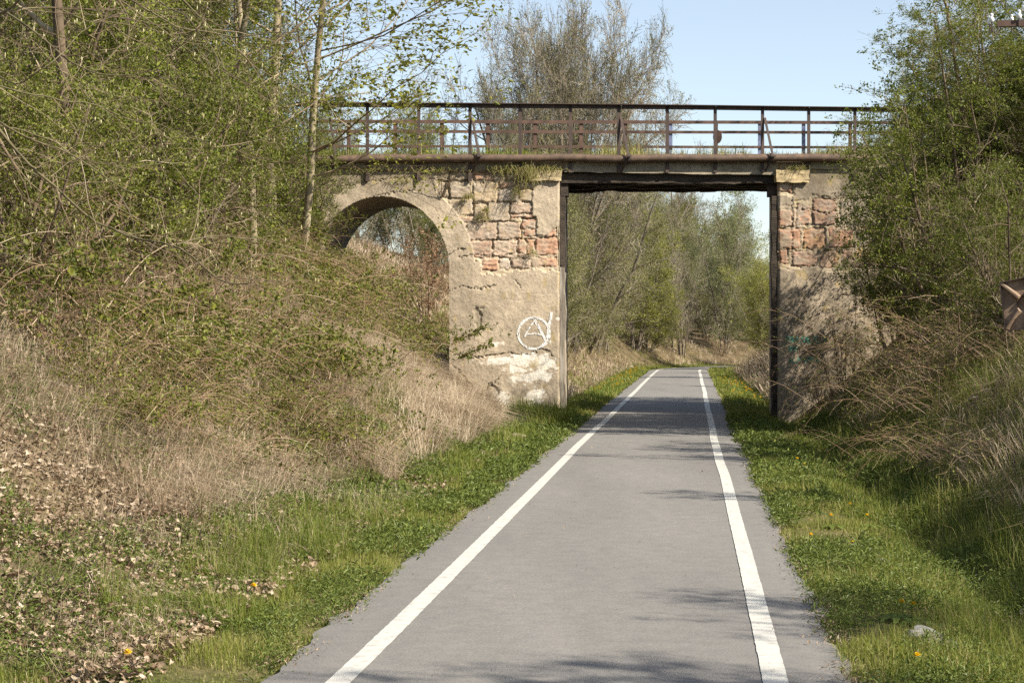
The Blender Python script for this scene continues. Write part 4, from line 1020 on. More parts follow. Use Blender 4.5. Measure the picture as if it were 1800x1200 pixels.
    lst = [(1352, 78, 440, 'far1', 'yellow-green tree close behind the right jamb', 120), (1356, 64, 520, 'far3', 'olive bush close behind the right jamb', 110), (1120, 132, 318, 'far3', 'tall olive tree behind the bend, left of the middle of the opening', 170), (1180, 136, 322, 'far1', 'tall yellow-green tree behind the bend in the middle of the opening', 170), (1235, 133, 330, 'far3', 'tall olive tree behind the bend, right of the middle of the opening', 160), (1285, 140, 326, 'far2', 'tall pale willow behind the bend beside the patch of sky', 130), (1210, 146, 318, 'bare2', 'tall tan bare tree farthest back above the bend', 170), (1150, 142, 312, 'bare2', 'tall brown bare tree farthest back left of the bend', 170), (1325, 136, 432, 'far1', 'round yellow-green tree under the patch of sky by the right jamb', 130), (1260, 128, 440, 'far0', 'green bushy tree right at the bend of the path', 130), (1190, 129, 470, 'far3', 'low olive bushy tree right behind the path end', 130), (1075, 100, 318, 'far1', 'tall yellow-green tree on the far bank left in the opening', 170), (1030, 76, 322, 'far3', 'tall olive tree on the far bank beside the pier', 200), (1050, 92, 322, 'bare2', 'tall brown bare tree on the far bank beside the pier', 190), (1010, 58, 345, 'far0', 'dark green tree just inside the opening beside the pier', .7), (1045, 64, 330, 'far3', 'olive tree beside the pier seen through the opening', .8), (1100, 76, 300, 'bare2', 'brown bare tree in the left of the opening', .9),
           (1085, 70, 350, 'far0', 'green tree low in the left of the opening', .7), (1140, 86, 310, 'far3', 'olive tree at the middle of the opening', .9), (1185, 96, 325, 'bare2', 'tan bare tree at the middle of the opening', .95), (1225, 106, 350, 'far1', 'yellow-green tree right of the middle of the opening', .8),
           (1275, 118, 325, 'far2', 'pale willow beside the patch of sky in the opening', .7), (1310, 112, 335, 'sparse', 'feathery willow against the sky in the opening', .9), (1300, 104, 430, 'far1', 'yellow-green bush tree under the patch of sky', 1.0), (1345, 98, 428, 'far1', 'yellow-green tree beside the right jamb of the opening', .9),
           (1360, 88, 500, 'far3', 'olive bushy tree low beside the right jamb', 1.1), (1245, 122, 420, 'far3', 'olive tree at the end of the path', 1.0), (1200, 125, 400, 'far2', 'pale tree behind the bend of the path', 1.0), (1165, 108, 480, 'far1', 'yellow-green bush tree left of the bend', 1.2), (1290, 126, 480, 'bare2', 'bare brown bush tree right of the bend', 1.1), (1120, 92, 470, 'far0', 'green bush tree on the left bank before the bend', 1.1),
           (1060, 82, 440, 'bare2', 'bare brown tree on the left bank in the opening', 1.0), (1330, 124, 520, 'far3', 'olive bush tree at the right of the bend', 1.2), (1390, 110, 440, 'far1', 'yellow tree half behind the right abutment', .9), (1020, 100, 330, 'far3', 'olive tree far back beside the pier', .9), (1100, 120, 330, 'far2', 'pale tree far back in the opening', .9), (1420, 130, 470, 'far3', 'olive tree behind the right abutment', .9), (1160, 130, 345, 'far3', 'olive tree farthest back in the middle of the opening', .9)]
    for (px, Z, top, k, lb, w) in lst: beyond(px, Z, top, k, lb, wide=w)
    for (px, Z, top, lb) in ((1040, 62, 575, 'brown bare brush on the far bank beside the pier'), (1085, 76, 580, 'brown bare brush beneath the trees left of the path'), (1240, 120, 585, 'brown brush at the end of the path'), (1290, 116, 590, 'brown brush right of the path end'), (1180, 124, 590, 'brown brush left of the path end'), (1335, 68, 590, 'grey bare brush beside the right jamb'), (1350, 60, 610, 'dark bare brush at the foot of the right jamb'), (1150, 104, 590, 'brown brush along the top of the far slope'), (1260, 132, 570, 'tall brown brush behind the path end')):
        beyond(px, Z, top, 'brush', lb, 'bare_brush', wide=1.5, cat='brush', group='bare brush beyond the bridge')
    # through the arch
    beyond(745, 47, 405, 'copper', 'beech bush with dry copper leaves behind the arch', 'beech_bush', wide=1.0, cat='bush', group='bushes behind the arch')
    beyond(765, 52, 420, 'copper', 'farther beech bush with copper leaves behind the arch', 'beech_bush', wide=1.0, cat='bush', group='bushes behind the arch')
    for (px, Z, top, k, lb) in ((640, 56, 350, 'blossom', 'blackthorn with white blossom on the left behind the arch'), (700, 60, 340, 'blossom', 'blackthorn with white blossom in the middle behind the arch'), (600, 52, 360, 'far0', 'green tree on the left behind the arch'), (680, 66, 300, 'far3', 'olive tree in the middle behind the arch'), (760, 64, 310, 'far0', 'green tree on the right behind the arch'), (720, 50, 470, 'far0', 'small green bush low behind the arch'), (630, 49, 450, 'far0', 'small green bush at the left foot behind the arch')):
        beyond(px, Z, top, k, lb, 'arch_tree', wide=.9, cat='tree', group='trees behind the arch')

def build_overhang():
    """bough of a tree left of the frame, hanging bare with pale buds into the upper left"""
    r = rng_(17)
    root = empty('overhanging_tree', (-6.0, 13.5, float(ground(-6.0, 13.5))))
    tag(root, 'bare budding tree whose long drooping boughs hang in at the upper left', 'tree')
    L0 = np.array(root.location)
    tb = MB(); K = 12
    base = np.array([0, 0, -.2]); top = np.array([.5, .4, 7.5]); t = np.linspace(0, 1, K)[:, None]
    P = base * (1 - t) + top * t; P[:, 0] += .12 * np.sin(t[:, 0] * 5)
    tubes(tb, P[None], (.16 * np.linspace(1, .4, K))[None], 10)
    lim = [  # traced boughs: photo pixels, distance, radius
        ([(-160, 60), (-60, 150), (0, 235), (90, 325), (180, 400), (240, 420), (310, 428), (350, 455), (395, 512), (435, 500)], 14.0, .019),
        ([(310, 428), (360, 420), (410, 413), (455, 424)], 14.0, .008), ([(-150, 40), (-40, 40), (20, 18), (45, -10)], 13.2, .026), ([(20, 18), (100, 14), (160, 40), (215, 45)], 13.2, .010),
        ([(-20, 5), (70, 62), (130, 112), (172, 132), (240, 132), (286, 114)], 13.6, .011), ([(-80, 130), (60, 168), (150, 180), (220, 206), (300, 224), (340, 260)], 14.6, .010), ([(-80, 170), (40, 238), (110, 262), (170, 298), (230, 345), (330, 352), (370, 330)], 13.8, .011),
        ([(-60, -40), (120, -30), (220, 2), (270, 40), (340, 95), (388, 124), (440, 150)], 15.2, .013), ([(100, -40), (230, 0), (310, 50), (400, 66), (500, 58), (600, 46)], 16.0, .012), ([(-60, 200), (80, 242), (160, 290), (240, 296), (300, 280)], 14.2, .009),
        ([(-80, 90), (30, 150), (90, 110), (140, 60), (200, 20)], 13.0, .008), ([(-50, 240), (50, 300), (140, 320), (190, 360)], 13.4, .008), ([(240, -20), (330, 30), (390, 110), (420, 190)], 15.6, .009), ([(300, -20), (380, 60), (480, 140), (560, 170), (640, 165)], 16.4, .010)]
    PP = []
    for poly, Z, rad in lim:
        poly = np.array(poly, float); d = np.r_[0, np.cumsum(np.hypot(*np.diff(poly, axis=0).T))]; n = 26
        tt = np.linspace(0, d[-1], n); x = np.interp(tt, d, poly[:, 0]); y = np.interp(tt, d, poly[:, 1])
        for _ in range(2):
            x[1:-1] = (x[:-2] + x[1:-1] * 2 + x[2:]) / 4; y[1:-1] = (y[:-2] + y[1:-1] * 2 + y[2:]) / 4
        y = y + (vnoise(tt * .03, tt * 0 + rad * 999, 6) - .5) * 8
        zz = Z + (np.linspace(0, 1.6, n) * (1 if len(PP) % 2 else -.4)) + (vnoise(tt * .006, tt * 0 + Z * 7, 5) - .5) * 1.2
        p = np.stack([at(a, b, c) for a, b, c in zip(x, y, zz)]) - L0
        PP.append(p)
        rad = rad * .8; R = rad * np.linspace(1, .3, n)
        tubes(tb, p[None], R[None], 7, 0)
        if len(PP) in (1, 3, 8, 9, 7):       # join the bough to the trunk
            q = P[np.argmin(np.abs(P[:, 2] - p[0, 2] + .5))]; m = (q + p[0]) / 2 + np.array([0, 0, .15])
            w = np.linspace(0, 1, 6)[:, None]; J = (1 - w) ** 2 * q + 2 * w * (1 - w) * m + w ** 2 * p[0]
            tubes(tb, J[None], np.linspace(rad * 1.6, rad, 6)[None], 6, 0)
    PP = np.stack(PP); RR = np.array([l[2] for l in lim])[:, None] * np.linspace(1, .3, 26)[None]
    M['bark_olive'] = noise_mat('bark_olive', [(.3, (.075, .064, .034)), (.6, (.145, .122, .066)), (.8, (.21, .18, .105))], 9, bump=.3)
    tb.build('trunk', M['bark_olive'], root, smooth=True)
    cb = MB()
    A, RA = child_branches(r, PP, RR, n=6, t0=.1, t1=1, L=.75, ang=38, up=-.02, wob=.10, K=8, shape=.3, rr=.55, rmin=.003, Lsd=.4)
    # hang, then curl up at the tips
    tubes(cb, A, RA, 5, 0, tint=np.clip(r.normal(.3, .2, len(A)), 0, 1))
    B, RB = child_branches(r, A, RA, n=3, t0=.2, t1=1, L=.32, ang=40, up=.10, wob=.10, K=5, shape=.3, rr=.6, rmin=.0022, Lsd=.4)
    tubes(cb, B, RB, 4, 0, tint=np.clip(r.normal(.32, .2, len(B)), 0, 1))
    # buds: little spindles at the twig tips
    tips = np.concatenate([A[:, -1], B[:, -1]]); dirs = unit(np.concatenate([A[:, -1] - A[:, -2], B[:, -1] - B[:, -2]]) + np.array([0, 0, .6]))
    k = r.random(len(tips)) < .5; tips = tips[k]; dirs = dirs[k]; n = len(tips); ln = r.uniform(.016, .034, n)[:, None]
    Q = np.stack([tips - dirs * ln * .1, tips + dirs * ln * .35, tips + dirs * ln * .75, tips + dirs * ln], 1)
    tubes(cb, Q, np.tile(np.array([.0015, .0048, .004, .001]), (n, 1)), 5, 1, tint=r.random(n))
    cb.build('crown', [M['twig'], M['bud']], root)

# ------------------------------------------------------------------ ground cover
def blades(mb, r, pos, h, w, lean, mat=0, tint=None, az=None, curl=.6):
    n = len(pos)
    if az is None: az = r.random(n) * 2 * PI
    ld = np.stack([np.cos(az), np.sin(az), np.zeros(n)], -1)
    fa = az + PI / 2 + r.normal(0, .5, n); wd = np.stack([np.cos(fa), np.sin(fa), np.zeros(n)], -1)
    h = h[:, None]; w = w[:, None]; lean = lean[:, None]
    m1 = pos + np.array([0, 0, 1.]) * h * .5 + ld * h * lean * .28
    tip_up = np.cos(np.clip(lean * 1.2, 0, 1.45))
    tp = pos + np.array([0, 0, 1.]) * h * (.25 + .75 * tip_up) + ld * h * lean * (.7 + .2 * curl)
    V = np.stack([pos - wd * w * .5, pos + wd * w * .5, m1 + wd * w * .42, m1 - wd * w * .42, tp], 1).reshape(-1, 3)
    b = np.arange(n)[:, None] * 5
    base = mb.n
    if tint is None: tint = np.clip(r.normal(.45, .2, n), 0, 1)
    mb.add(V, b + np.array([[0, 1, 2, 3]]), mat, np.repeat(tint, 5))
    mb.fi.append((b + np.array([[3, 2, 4]]) + base).reshape(-1)); mb.fs.append(np.full(n, 3, dtype=np.int32)); mb.fm.append(np.full(n, mat, dtype=np.int32))

def scatter(r, n, Y0, Y1, s0, s1, p=1.2, s_edge=None):
    """positions beside the path, thinning with distance"""
    u = r.random(n); e = 1 - (p if p != 1 else 1.01)
    Y = (Y0 ** e + u * (Y1 ** e - Y0 ** e)) ** (1 / e)
    s = s0 + (s1 - s0) * r.random(n)
    x = cen(Y) + s
    px = 900 + x / Y * F
    k = (px > -700) & (px < 2500) & ~((Y > 39.5) & (Y < 43.5) & (((px > 785) & (px < 992)) | (px > 1367)))
    return x[k], Y[k], s[k]

def build_cover(deck):
    r = rng_(23)
    # ---- fresh grass on both verges, in the ditch and on the mound
    mb = MB()
    def grass(n, Y0, Y1, s0, s1, hmin, hmax, dens=.0, seed=0, dry=.0, p=1.2, wd=.0032):
        x, Y, s = scatter(r, n, Y0, Y1, s0, s1, p)
        nz = fbm(x * .9 + seed, Y * .9, 320, 4); k = nz > dens; x, Y, s, nz = x[k], Y[k], s[k], nz[k]
        n2 = fbm(x * 1.7 + 9, Y * 1.7 + seed, 330, 3)
        h = (hmin + (hmax - hmin) * sstep(.38, .68, n2)) * np.clip(1 + r.normal(0, .3, len(x)), .3, 1.8)
        w = wd * np.clip(Y / 14, .9, 4.0) * r.uniform(.7, 1.3, len(x))
        t = np.clip(r.normal(.38 + dry, .17, len(x)) + (nz - .5) * .5, 0, 1)
        t = np.where(r.random(len(x)) < .10 + dry * .6, r.uniform(.85, 1.0, len(x)), t)
        z = ground(x, Y)
        blades(mb, r, np.stack([x, Y, z - .01], -1), h, w, np.abs(r.normal(.6, .36, len(x))), 0, t)
    grass(88000, 8.3, 50, -2.6, -1.44, .025, .12, .0, 0, .13)          # left verge
    grass(44000, 8.5, 50, -2.9, -1.85, .06, .26, .46, 4, .0)            # taller clumps at the foot of the bank
    grass(13000, 9.0, 40, -5.0, -2.4, .05, .18, .52, 8, .12)
    grass(94000, 8.3, 50, 1.46, 2.7, .025, .12, .0, 12, .16)          # right verge
    grass(90000, 8.5, 46, 2.2, 4.6, .05, .22, .34, 16, .06)
    grass(60000, 11, 46, 3.0, 6.5, .10, .32, .36, 20, .10)
    grass(26000, 44, 112, -2.9, -1.5, .06, .16, .0, 24, .0, wd=.005)
    grass(26000, 44, 112, 1.52, 3.4, .06, .2, .0, 28, .02, wd=.005)
    grass(5000, 36.2, 39.4, -2.9, -1.65, .22, .42, .0, 31, -.08); grass(5000, 12.3, 15.2, -2.5, -1.9, .14, .36, .40, 33, -.06); grass(2600, 26, 28, -4.3, -3.6, .2, .5, .0, 35, -.05)
    grass(16000, 4.5, 8.6, -6, -1.46, .04, .16, .35, 43, .1); grass(22000, 4.5, 8.7, 1.48, 6.5, .04, .2, .30, 45, .08)
    grass(14000, 9, 30, 3.0, 5.5, .12, .34, .50, 37, .16); grass(16000, 19, 38, -5.6, -2.8, .08, .28, .54, 39, .0)
    grass(26000, 44, 125, -8.5, -2.6, .06, .25, .46, 47, .06, wd=.006); grass(14000, 44, 118, 3.0, 8, .06, .25, .46, 49, .06, wd=.006)
    o = mb.build('grass', M['grass']); tag(o, kind='stuff')
    # lush clumps at the foot of the pier and beside the path
    # ---- broad-leaved herbs
    mb = MB()
    def herbs(n, Y0, Y1, s0, s1, dens, seed, size=.07, p=1.2):
        x, Y, s = scatter(r, n, Y0, Y1, s0, s1, p)
        nz = fbm(x * 1.3 + seed, Y * 1.3, 340, 4); k = nz > dens; x, Y = x[k], Y[k]
        m = 7; X = np.repeat(x, m) + r.normal(0, .04, len(x) * m); YY = np.repeat(Y, m) + r.normal(0, .04, len(x) * m)
        z = ground(X, YY)
        az = r.random(len(X)) * 2 * PI; d = np.stack([np.cos(az), np.sin(az), r.uniform(.1, .9, len(X))], -1)
        P = np.stack([X, YY, z + r.uniform(.0, .10, len(X))], -1)
        leaves(mb, r, P, size * np.clip(Y.repeat(m) / 14, .8, 2.2), 0, d * 2.2, asp=.32, flat=.8)
    herbs(19000, 8.3, 40, -3.0, -1.42, .47, 2, .030); herbs(22000, 8.3, 40, 1.44, 3.4, .44, 6, .030); herbs(34000, 9.2, 30, -6.0, -2.1, .45, 10, .030); herbs(5000, 4.5, 9.3, -7, -2.0, .45, 12, .034); herbs(5000, 4.5, 8.4, 1.5, 5, .45, 14, .034)
    o = mb.build('weeds', M['herb']); tag(o, kind='stuff')
    # ---- straw on the slopes
    mb = MB()
    def straw(n, Y0, Y1, s0, s1, dens, seed, h0, h1, side, t0=.5, p=1.0, wd=.0035):
        x, Y, s = scatter(r, n, Y0, Y1, s0, s1, p)
        nz = fbm(x * .6 + seed, Y * .45, 350, 4); k = nz > dens; x, Y, nz = x[k], Y[k], nz[k]
        az = np.where(r.random(len(x)) < .75, (0 if side < 0 else PI) + (fbm(x * 1.1 + seed, Y * .9, 355, 3) - .5) * 9 + r.normal(0, .45, len(x)), r.random(len(x)) * 6.28)
        h = r.uniform(h0, h1, len(x)) * (.55 + .9 * fbm(x * .9 + 5, Y * .8 + seed, 357, 3)); w = wd * np.clip(Y / 16, .9, 3.5) * r.uniform(.6, 1.3, len(x))
        t = np.clip(r.normal(t0, .22, len(x)) + (nz - .5) * .9, 0, 1)
        z = ground(x, Y)
        blades(mb, r, np.stack([x, Y, z - .02], -1), h, w, np.abs(r.normal(1.15, .45, len(x))), 0, t, az)
    straw(52000, 20, 34, -6.0, -2.6, .34, 1, .2, .8, -1, .72); straw(22000, 34, 39.3, -6.4, -3.35, .26, 1, .2, .7, -1, .72)
    straw(14000, 4.5, 13.5, -9, -2.6, .36, 51, .1, .45, -1, .55, wd=.003); straw(6000, 4.5, 12.5, 3.4, 8.5, .42, 53, .15, .5, 1, .45)
    straw(24000, 9, 19, -5.5, -2.2, .42, 41, .08, .35, -1, .62, wd=.0028)
    straw(42000, 13, 30, -6.5, -2.9, .42, 5, .15, .55, -1, .50)
    straw(16000, 30, 39, -9, -4.5, .40, 9, .2, .6, -1, .45); straw(9000, 39, 46, -9, -4.2, .42, 9, .15, .4, -1, .4)
    straw(22000, 12, 40, 3.4, 7.5, .50, 13, .2, .6, 1, .42)
    straw(52000, 44, 138, -9.5, -2.5, .38, 17, .15, .5, -1, .5, wd=.005)
    straw(30000, 44, 118, 2.9, 9, .36, 21, .25, .7, 1, .45, wd=.005)
    o = mb.build('dry_grass', M['straw']); tag(o, kind='stuff')
    # ---- dead leaves
    mb = MB()
    def litter(n, Y0, Y1, s0, s1, dens, seed, size, p=1.3, zo=.03):
        x, Y, s = scatter(r, n, Y0, Y1, s0, s1, p)
        nz = fbm(x * 1.1 + seed, Y * 1.1, 360, 4); k = nz > dens; x, Y = x[k], Y[k]
        z = ground(x, Y) + r.uniform(.0, zo, len(x))
        curled(mb, r, np.stack([x, Y, z], -1), size, 0, np.clip(r.normal(.30, .26, len(x)), 0, 1))
    litter(70000, 9, 28, -6.0, -1.95, .37, 3, .036, zo=.09); litter(9000, 4.5, 9.1, -7.5, -2.0, .36, 4, .04); litter(6000, 9, 30, 2.6, 5.5, .54, 7, .05)
    # crumbs along the edges of the asphalt and a few on it
    for sg in (-1, 1):
        n = 6500; u = r.random(n); Y = (8.2 ** -.3 + u * (60 ** -.3 - 8.2 ** -.3)) ** (1 / -.3)
        s = sg * (1.49 + np.abs(r.normal(0, .07, n)) * np.where(r.random(n) < .45, -1, .6))
        kq = vnoise(Y * 1.3, s * 0 + sg, 395) > .42; Y = Y[kq]; s = s[kq]; n = len(Y)
        x = cen(Y) + s; leaves(mb, r, np.stack([x, Y, np.where(np.abs(s) < 1.48, .018, .012) + r.uniform(0, .010, n)], -1), .017, 0, None, np.clip(r.normal(.3, .22, n), 0, 1), asp=.4, flat=3.0)
    n = 260; Y = r.uniform(8.3, 40, n); s = r.uniform(-1.4, 1.4, n)
    leaves(mb, r, np.stack([cen(Y) + s, Y, np.full(n, .028)], -1), .022, 0, None, r.random(n) * .5, asp=.4, flat=4)
    o = mb.build('fallen_leaves', M['litter']); tag(o, kind='stuff')
    # ---- turf on the deck and hanging grass on the masonry
    U, B, P = deck
    mb = MB(); n = 15000
    i = r.integers(0, U.shape[0] - 1, n); j = np.minimum((r.random(n) * (U.shape[1] - 1)).astype(int), U.shape[1] - 2); a = r.random((n, 1)); b = r.random((n, 1))
    pos = P[i, j] * (1 - a) * (1 - b) + P[i + 1, j] * a * (1 - b) + P[i, j + 1] * (1 - a) * b + P[i + 1, j + 1] * a * b
    q = fbm(pos[:, 0] * .8, pos[:, 1] * .8, 370, 3)
    fr = B[i, j] / BW; kk = q > .36 + .12 * (fr < .2); pos = pos[kk]; q = q[kk]; fr = fr[kk]
    px_, _ = proj(pos)
    dryf = sstep(980, 1120, px_) * .45 + .05
    hh = r.uniform(.08, .26, len(pos)) * (.4 + 1.6 * sstep(.42, .62, q)) * (.55 + .45 * sstep(.1, .4, fr))
    t = np.where(r.random(len(pos)) < dryf + .15, r.uniform(.8, 1, len(pos)), np.clip(r.normal(.35, .15, len(pos)), 0, 1))
    blades(mb, r, pos - np.array([0, 0, .01]), hh, r.uniform(.008, .016, len(pos)), np.abs(r.normal(.5, .3, len(pos))), 0, t)
    o = mb.build('deck_grass', M['grass']); tag(o, kind='stuff')
    mb = MB()
    for (cx, cy, sx, n, L, dry) in ((890, 300, 40, 90, .35, .9), (925, 306, 20, 80, .5, .95), (960, 299, 30, 130, .28, .95), (822, 348, 5, 50, .3, .9), (852, 372, 6, 40, .28, .9), (935, 445, 6, 25, .25, .9), (910, 340, 8, 40, .4, .85), (760, 300, 60, 90, .2, .8), (650, 300, 60, 80, .2, .8), (700, 318, 30, 40, .2, .9), (925, 318, 14, 60, .6, .95), (1150, 278, 190, 160, .12, .8), (1400, 297, 20, 60, .25, .8), (850, 384, 12, 40, .2, .9)):
        for _ in range(n):
            x = cx + r.normal(0, sx * .5); y = cy + r.normal(0, 2.5)
            p = bp(x, y, .06)
            d = np.array([r.normal(0, .35), -.35 - r.random() * .3, r.uniform(-.1, .8)]); l = L * r.uniform(.4, 1.2)
            q = [p, p + unit(d) * l * .45, p + unit(d) * l * .6 + np.array([r.normal(0, .05), -.04, -l * .45])]
            tubes(mb, np.array([q]), np.array([[.0045, .004, .0015]]), 3, 0, tint=[r.uniform(.75, 1) if r.random() < dry else r.uniform(.2, .6)])
    o = mb.build('wall_grass', M['grass']); tag(o, kind='stuff')

def build_small():
    r = rng_(31)
    # ---- twiggy plants rooted in the masonry
    for (px, py, h, lb) in ((776, 345, .9, 'dry woody sprout rooted in the masonry beside the arch'),):
        root = empty('wall_sprout', tuple(bp(px, py, .05))); tag(root, lb, 'plant')
        P, R = stems(r, 7, h, 22, K=6, wob=.12, r0=.012, base=.05); P[:, :, 2] += .1; mb = MB(); tubes(mb, P, R, 5, 0, tint=r.random(7) * .5)
        mb.build('stem', M['twig'], root); C, RC = child_branches(r, P, R, n=6, t0=.3, t1=1, L=.3, ang=38, K=4, rmin=.003); mb = MB(); tubes(mb, C, RC, 3, 0, tint=np.clip(r.normal(.5, .2, len(C)), 0, 1)); mb.build('twigs', M['twig'], root)
    # bramble shoots in front of the pier, with their shadows on it
    for (px, py, lb) in ((800, 628, 'green bramble shoot reaching across the foot of the pier'), (793, 600, 'upper green bramble shoot beside the pier')):
        a0 = bp(px, py, .45); root = empty('bramble_shoot', tuple(a0)); tag(root, lb, 'plant')
        K = 10; t = np.linspace(0, 1, K)
        P = np.stack([t * .68, -t * .05, t * .40 - t * t * .10], -1) - np.array([.35, 0, .25]) * (1 - t)[:, None] * .6
        mb = MB(); tubes(mb, P[None], (.007 * np.linspace(1, .4, K))[None], 5, 0, tint=[.4]); mb.build('stem', M['cane'], root)
        mb = MB(); pos, tg = on_branches(r, P[None], 170, .25, 1, .035); leaves(mb, r, pos, .06, 0, tg); mb.build('foliage', M['leaf_green'], root)
    # ---- stones
    M['rock'] = noise_mat('rock', [(.3, (.17, .14, .105)), (.6, (.30, .25, .19)), (.8, (.42, .37, .29))], 9, bump=.8, bdist=.02)
    M['concrete_old'] = noise_mat('concrete_old', [(.3, (.20, .19, .17)), (.6, (.34, .33, .30)), (.8, (.46, .44, .40))], 8, bump=.8, bdist=.015)
    def rock(px, py, sx, sy, sz, rot, label, mat, seed, boxy=0.0):
        p = hit(px, py)
        rr = rng_(seed); nu, nv = 28, 16
        th = np.linspace(0, 2 * PI, nu, endpoint=False); ph = np.linspace(.02, PI - .02, nv)
        T, Ph = np.meshgrid(th, ph, indexing='ij')
        D = np.stack([np.cos(T) * np.sin(Ph), np.sin(T) * np.sin(Ph), np.cos(Ph)], -1)
        if boxy: D = D / np.maximum(np.abs(D).max(-1, keepdims=True), .2) * boxy + D * (1 - boxy)
        k = 1 + (fbm(D[..., 0] * 2 + seed, D[..., 1] * 2 + D[..., 2] * 1.7, 380, 4) - .5) * .5
        V = D * k[..., None] * np.array([sx, sy, sz])
        idx = np.arange(nu * nv).reshape(nu, nv); a = idx[:, :-1]; b = np.roll(idx, -1, 0)[:, :-1]; c = np.roll(idx, -1, 0)[:, 1:]; d = idx[:, 1:]
        mb = MB(); mb.add(V.reshape(-1, 3), np.stack([a, d, c, b], -1).reshape(-1, 4))
        o = mb.build('rock', mat, smooth=not boxy); o.location = tuple(p + np.array([0, 0, sz * .25])); o.rotation_euler = rot
        tag(o, label, 'rock'); return o
    rock(907, 778, .22, .16, .12, (0.1, .1, .4), 'brown rock in the grass at the foot of the left pier', M['rock'], 3)
    rock(1645, 1138, .17, .08, .04, (.2, .35, -.75), 'weathered grey stone slab lying in the grass at the lower right', M['concrete_old'], 5, .75)
    rock(1545, 992, .10, .08, .04, (.0, .1, .5), 'small pale stone in the weeds right of the path', M['concrete_old'], 8)
    rock(1003, 768, .10, .08, .06, (.0, .2, 1.2), 'small rock at the path edge before the pier', M['rock'], 11)
    # fallen branches
    def stick(pts, rad, label, m='bark_pale'):
        P = np.array([hit(*q) + np.array([0, 0, .10]) for q in pts]); mb = MB()
        t = np.linspace(0, 1, 14); s = np.linspace(0, 1, len(P)); Q = np.stack([np.interp(t, s, P[:, i]) for i in range(3)], -1)
        c = Q.mean(0); tubes(mb, (Q - c)[None], (rad * np.linspace(1, .6, 14))[None], 7, 0, cap=True)
        o = mb.build('fallen_branch', M[m], smooth=True); o.location = tuple(c); tag(o, label, 'branch')
    stick([(150, 640), (175, 646), (205, 642)], .035, 'short dead branch lying under the shrubs on the left bank')
    stick([(577, 865), (600, 862), (622, 857)], .010, 'pale dry stalk lying on the grass left of the path')
    # ---- dandelions
    M['petal'] = leaf_mat('petal', [(0, (.72, .42, .01)), (1, (.85, .62, .02))], trans=.2, gloss=.02, vary=.1)
    mb = MB()
    for ring, (rad, nn, lift) in enumerate(((.021, 20, .004), (.016, 16, .008), (.009, 10, .012))):
        az = np.arange(nn) * 2 * PI / nn + ring * .2; d = np.stack([np.cos(az), np.sin(az), np.zeros(nn)], -1); w = np.stack([-np.sin(az), np.cos(az), np.zeros(nn)], -1)
        c = np.array([0, 0, .10 + lift * .4]); zt = np.array([0, 0, lift])
        V = np.stack([c + d * 0, c + d * rad * .7 + w * .0026 + zt, c + d * rad + zt * 1.2, c + d * rad * .7 - w * .0026 + zt], 1).reshape(-1, 3)
        mb.add(V, np.arange(nn * 4).reshape(nn, 4), 0, r.random(nn).repeat(4))
    head = mb.mesh('flower_head', M['petal'])
    mb = MB(); tubes(mb, np.array([[(0, 0, -.02), (.003, 0, .05), (0, 0, .10)]]), np.array([[.0022, .002, .002]]), 5, 0, tint=[.6]); stem_m = mb.mesh('stem', M['herb'])
    mb = MB(); az = np.arange(9) * 2 * PI / 9; d = np.stack([np.cos(az), np.sin(az), np.full(9, .25)], -1)
    for q in range(9):
        dd = unit(d[q]); w = np.array([-dd[1], dd[0], 0]); L_ = .13
        prof = [(0, .004), (.2, .008), (.3, .016), (.38, .009), (.5, .021), (.57, .011), (.7, .024), (.8, .014), (.92, .014), (1.0, .001)]
        V = [dd * L_ * t + w * s * k + np.array([0, 0, .02 * math.sin(t * 3) - .03 * t * t]) for t, k in prof for s in (-1, 1)]
        mb.add(V, [[2 * i, 2 * i + 1, 2 * i + 3, 2 * i + 2] for i in range(len(prof) - 1)], 0, .5)
    ros = mb.mesh('rosette', M['herb'])
    def dandelion(p, s, label, group):
        root = empty('dandelion', tuple(float(v) for v in p), r.random() * 6.28); root.scale = (s, s, s); tag(root, label, 'dandelion', group)
        for nm, me in (('flower_head', head), ('stem', stem_m), ('rosette', ros)):
            o = bpy.data.objects.new(nm, me); COL.objects.link(o); o.parent = root
        root.children[0].rotation_euler = (r.normal(0, .15), r.normal(0, .15), 0)
    near = [(1400, 812, 'dandelion on the right verge about level with the straw tuft'), (1418, 825, 'dandelion just below another on the right verge, beyond the tree shadow'), (1493, 899, 'dandelion above the shaded weeds right of the path'), (1462, 922, 'dandelion nearer the asphalt of the pair in the right weeds'), (1525, 920, 'dandelion farther from the asphalt of the pair in the right weeds'), (1423, 958, 'dandelion closest to the right asphalt edge'), (1513, 970, 'dandelion beside the small pale stone'),
            (1733, 820, 'dandelion on the grassy mound at the right'), (1578, 1084, 'dandelion by the lower right asphalt edge'), (1603, 1092, 'dandelion above the grey stone slab'), (1621, 1187, 'dandelion at the bottom edge right of the path'), (441, 1054, 'dandelion beside the tall grass left of the path'), (228, 1179, 'dandelion in the lower left corner'), (1325, 737, 'dandelion at the edge of the bridge shadow on the right'), (1362, 746, 'dandelion at the foot of the right abutment'), (1372, 762, 'dandelion in front of the right abutment')]
    for (px, py, lb) in near:
        p = hit(px, py + 8)
        if p is not None: dandelion(p, 1.15, 'yellow ' + lb, 'dandelions on the near verges')
    for (n, Y0, Y1, s0, s1, lb) in ((70, 50, 96, -2.15, -1.6, 'yellow dandelion in the strip left of the path beyond the bridge'), (60, 46, 72, 1.7, 2.6, 'yellow dandelion on the verge right of the path beyond the bridge')):
        for _ in range(n):
            Y = r.uniform(Y0, Y1); s = r.uniform(s0, s1); x = float(cen(Y)) + s
            dandelion((x, Y, float(ground(x, Y)) + .05), 1.5, lb, 'dandelions beyond the bridge, ' + ('left' if s < 0 else 'right'))
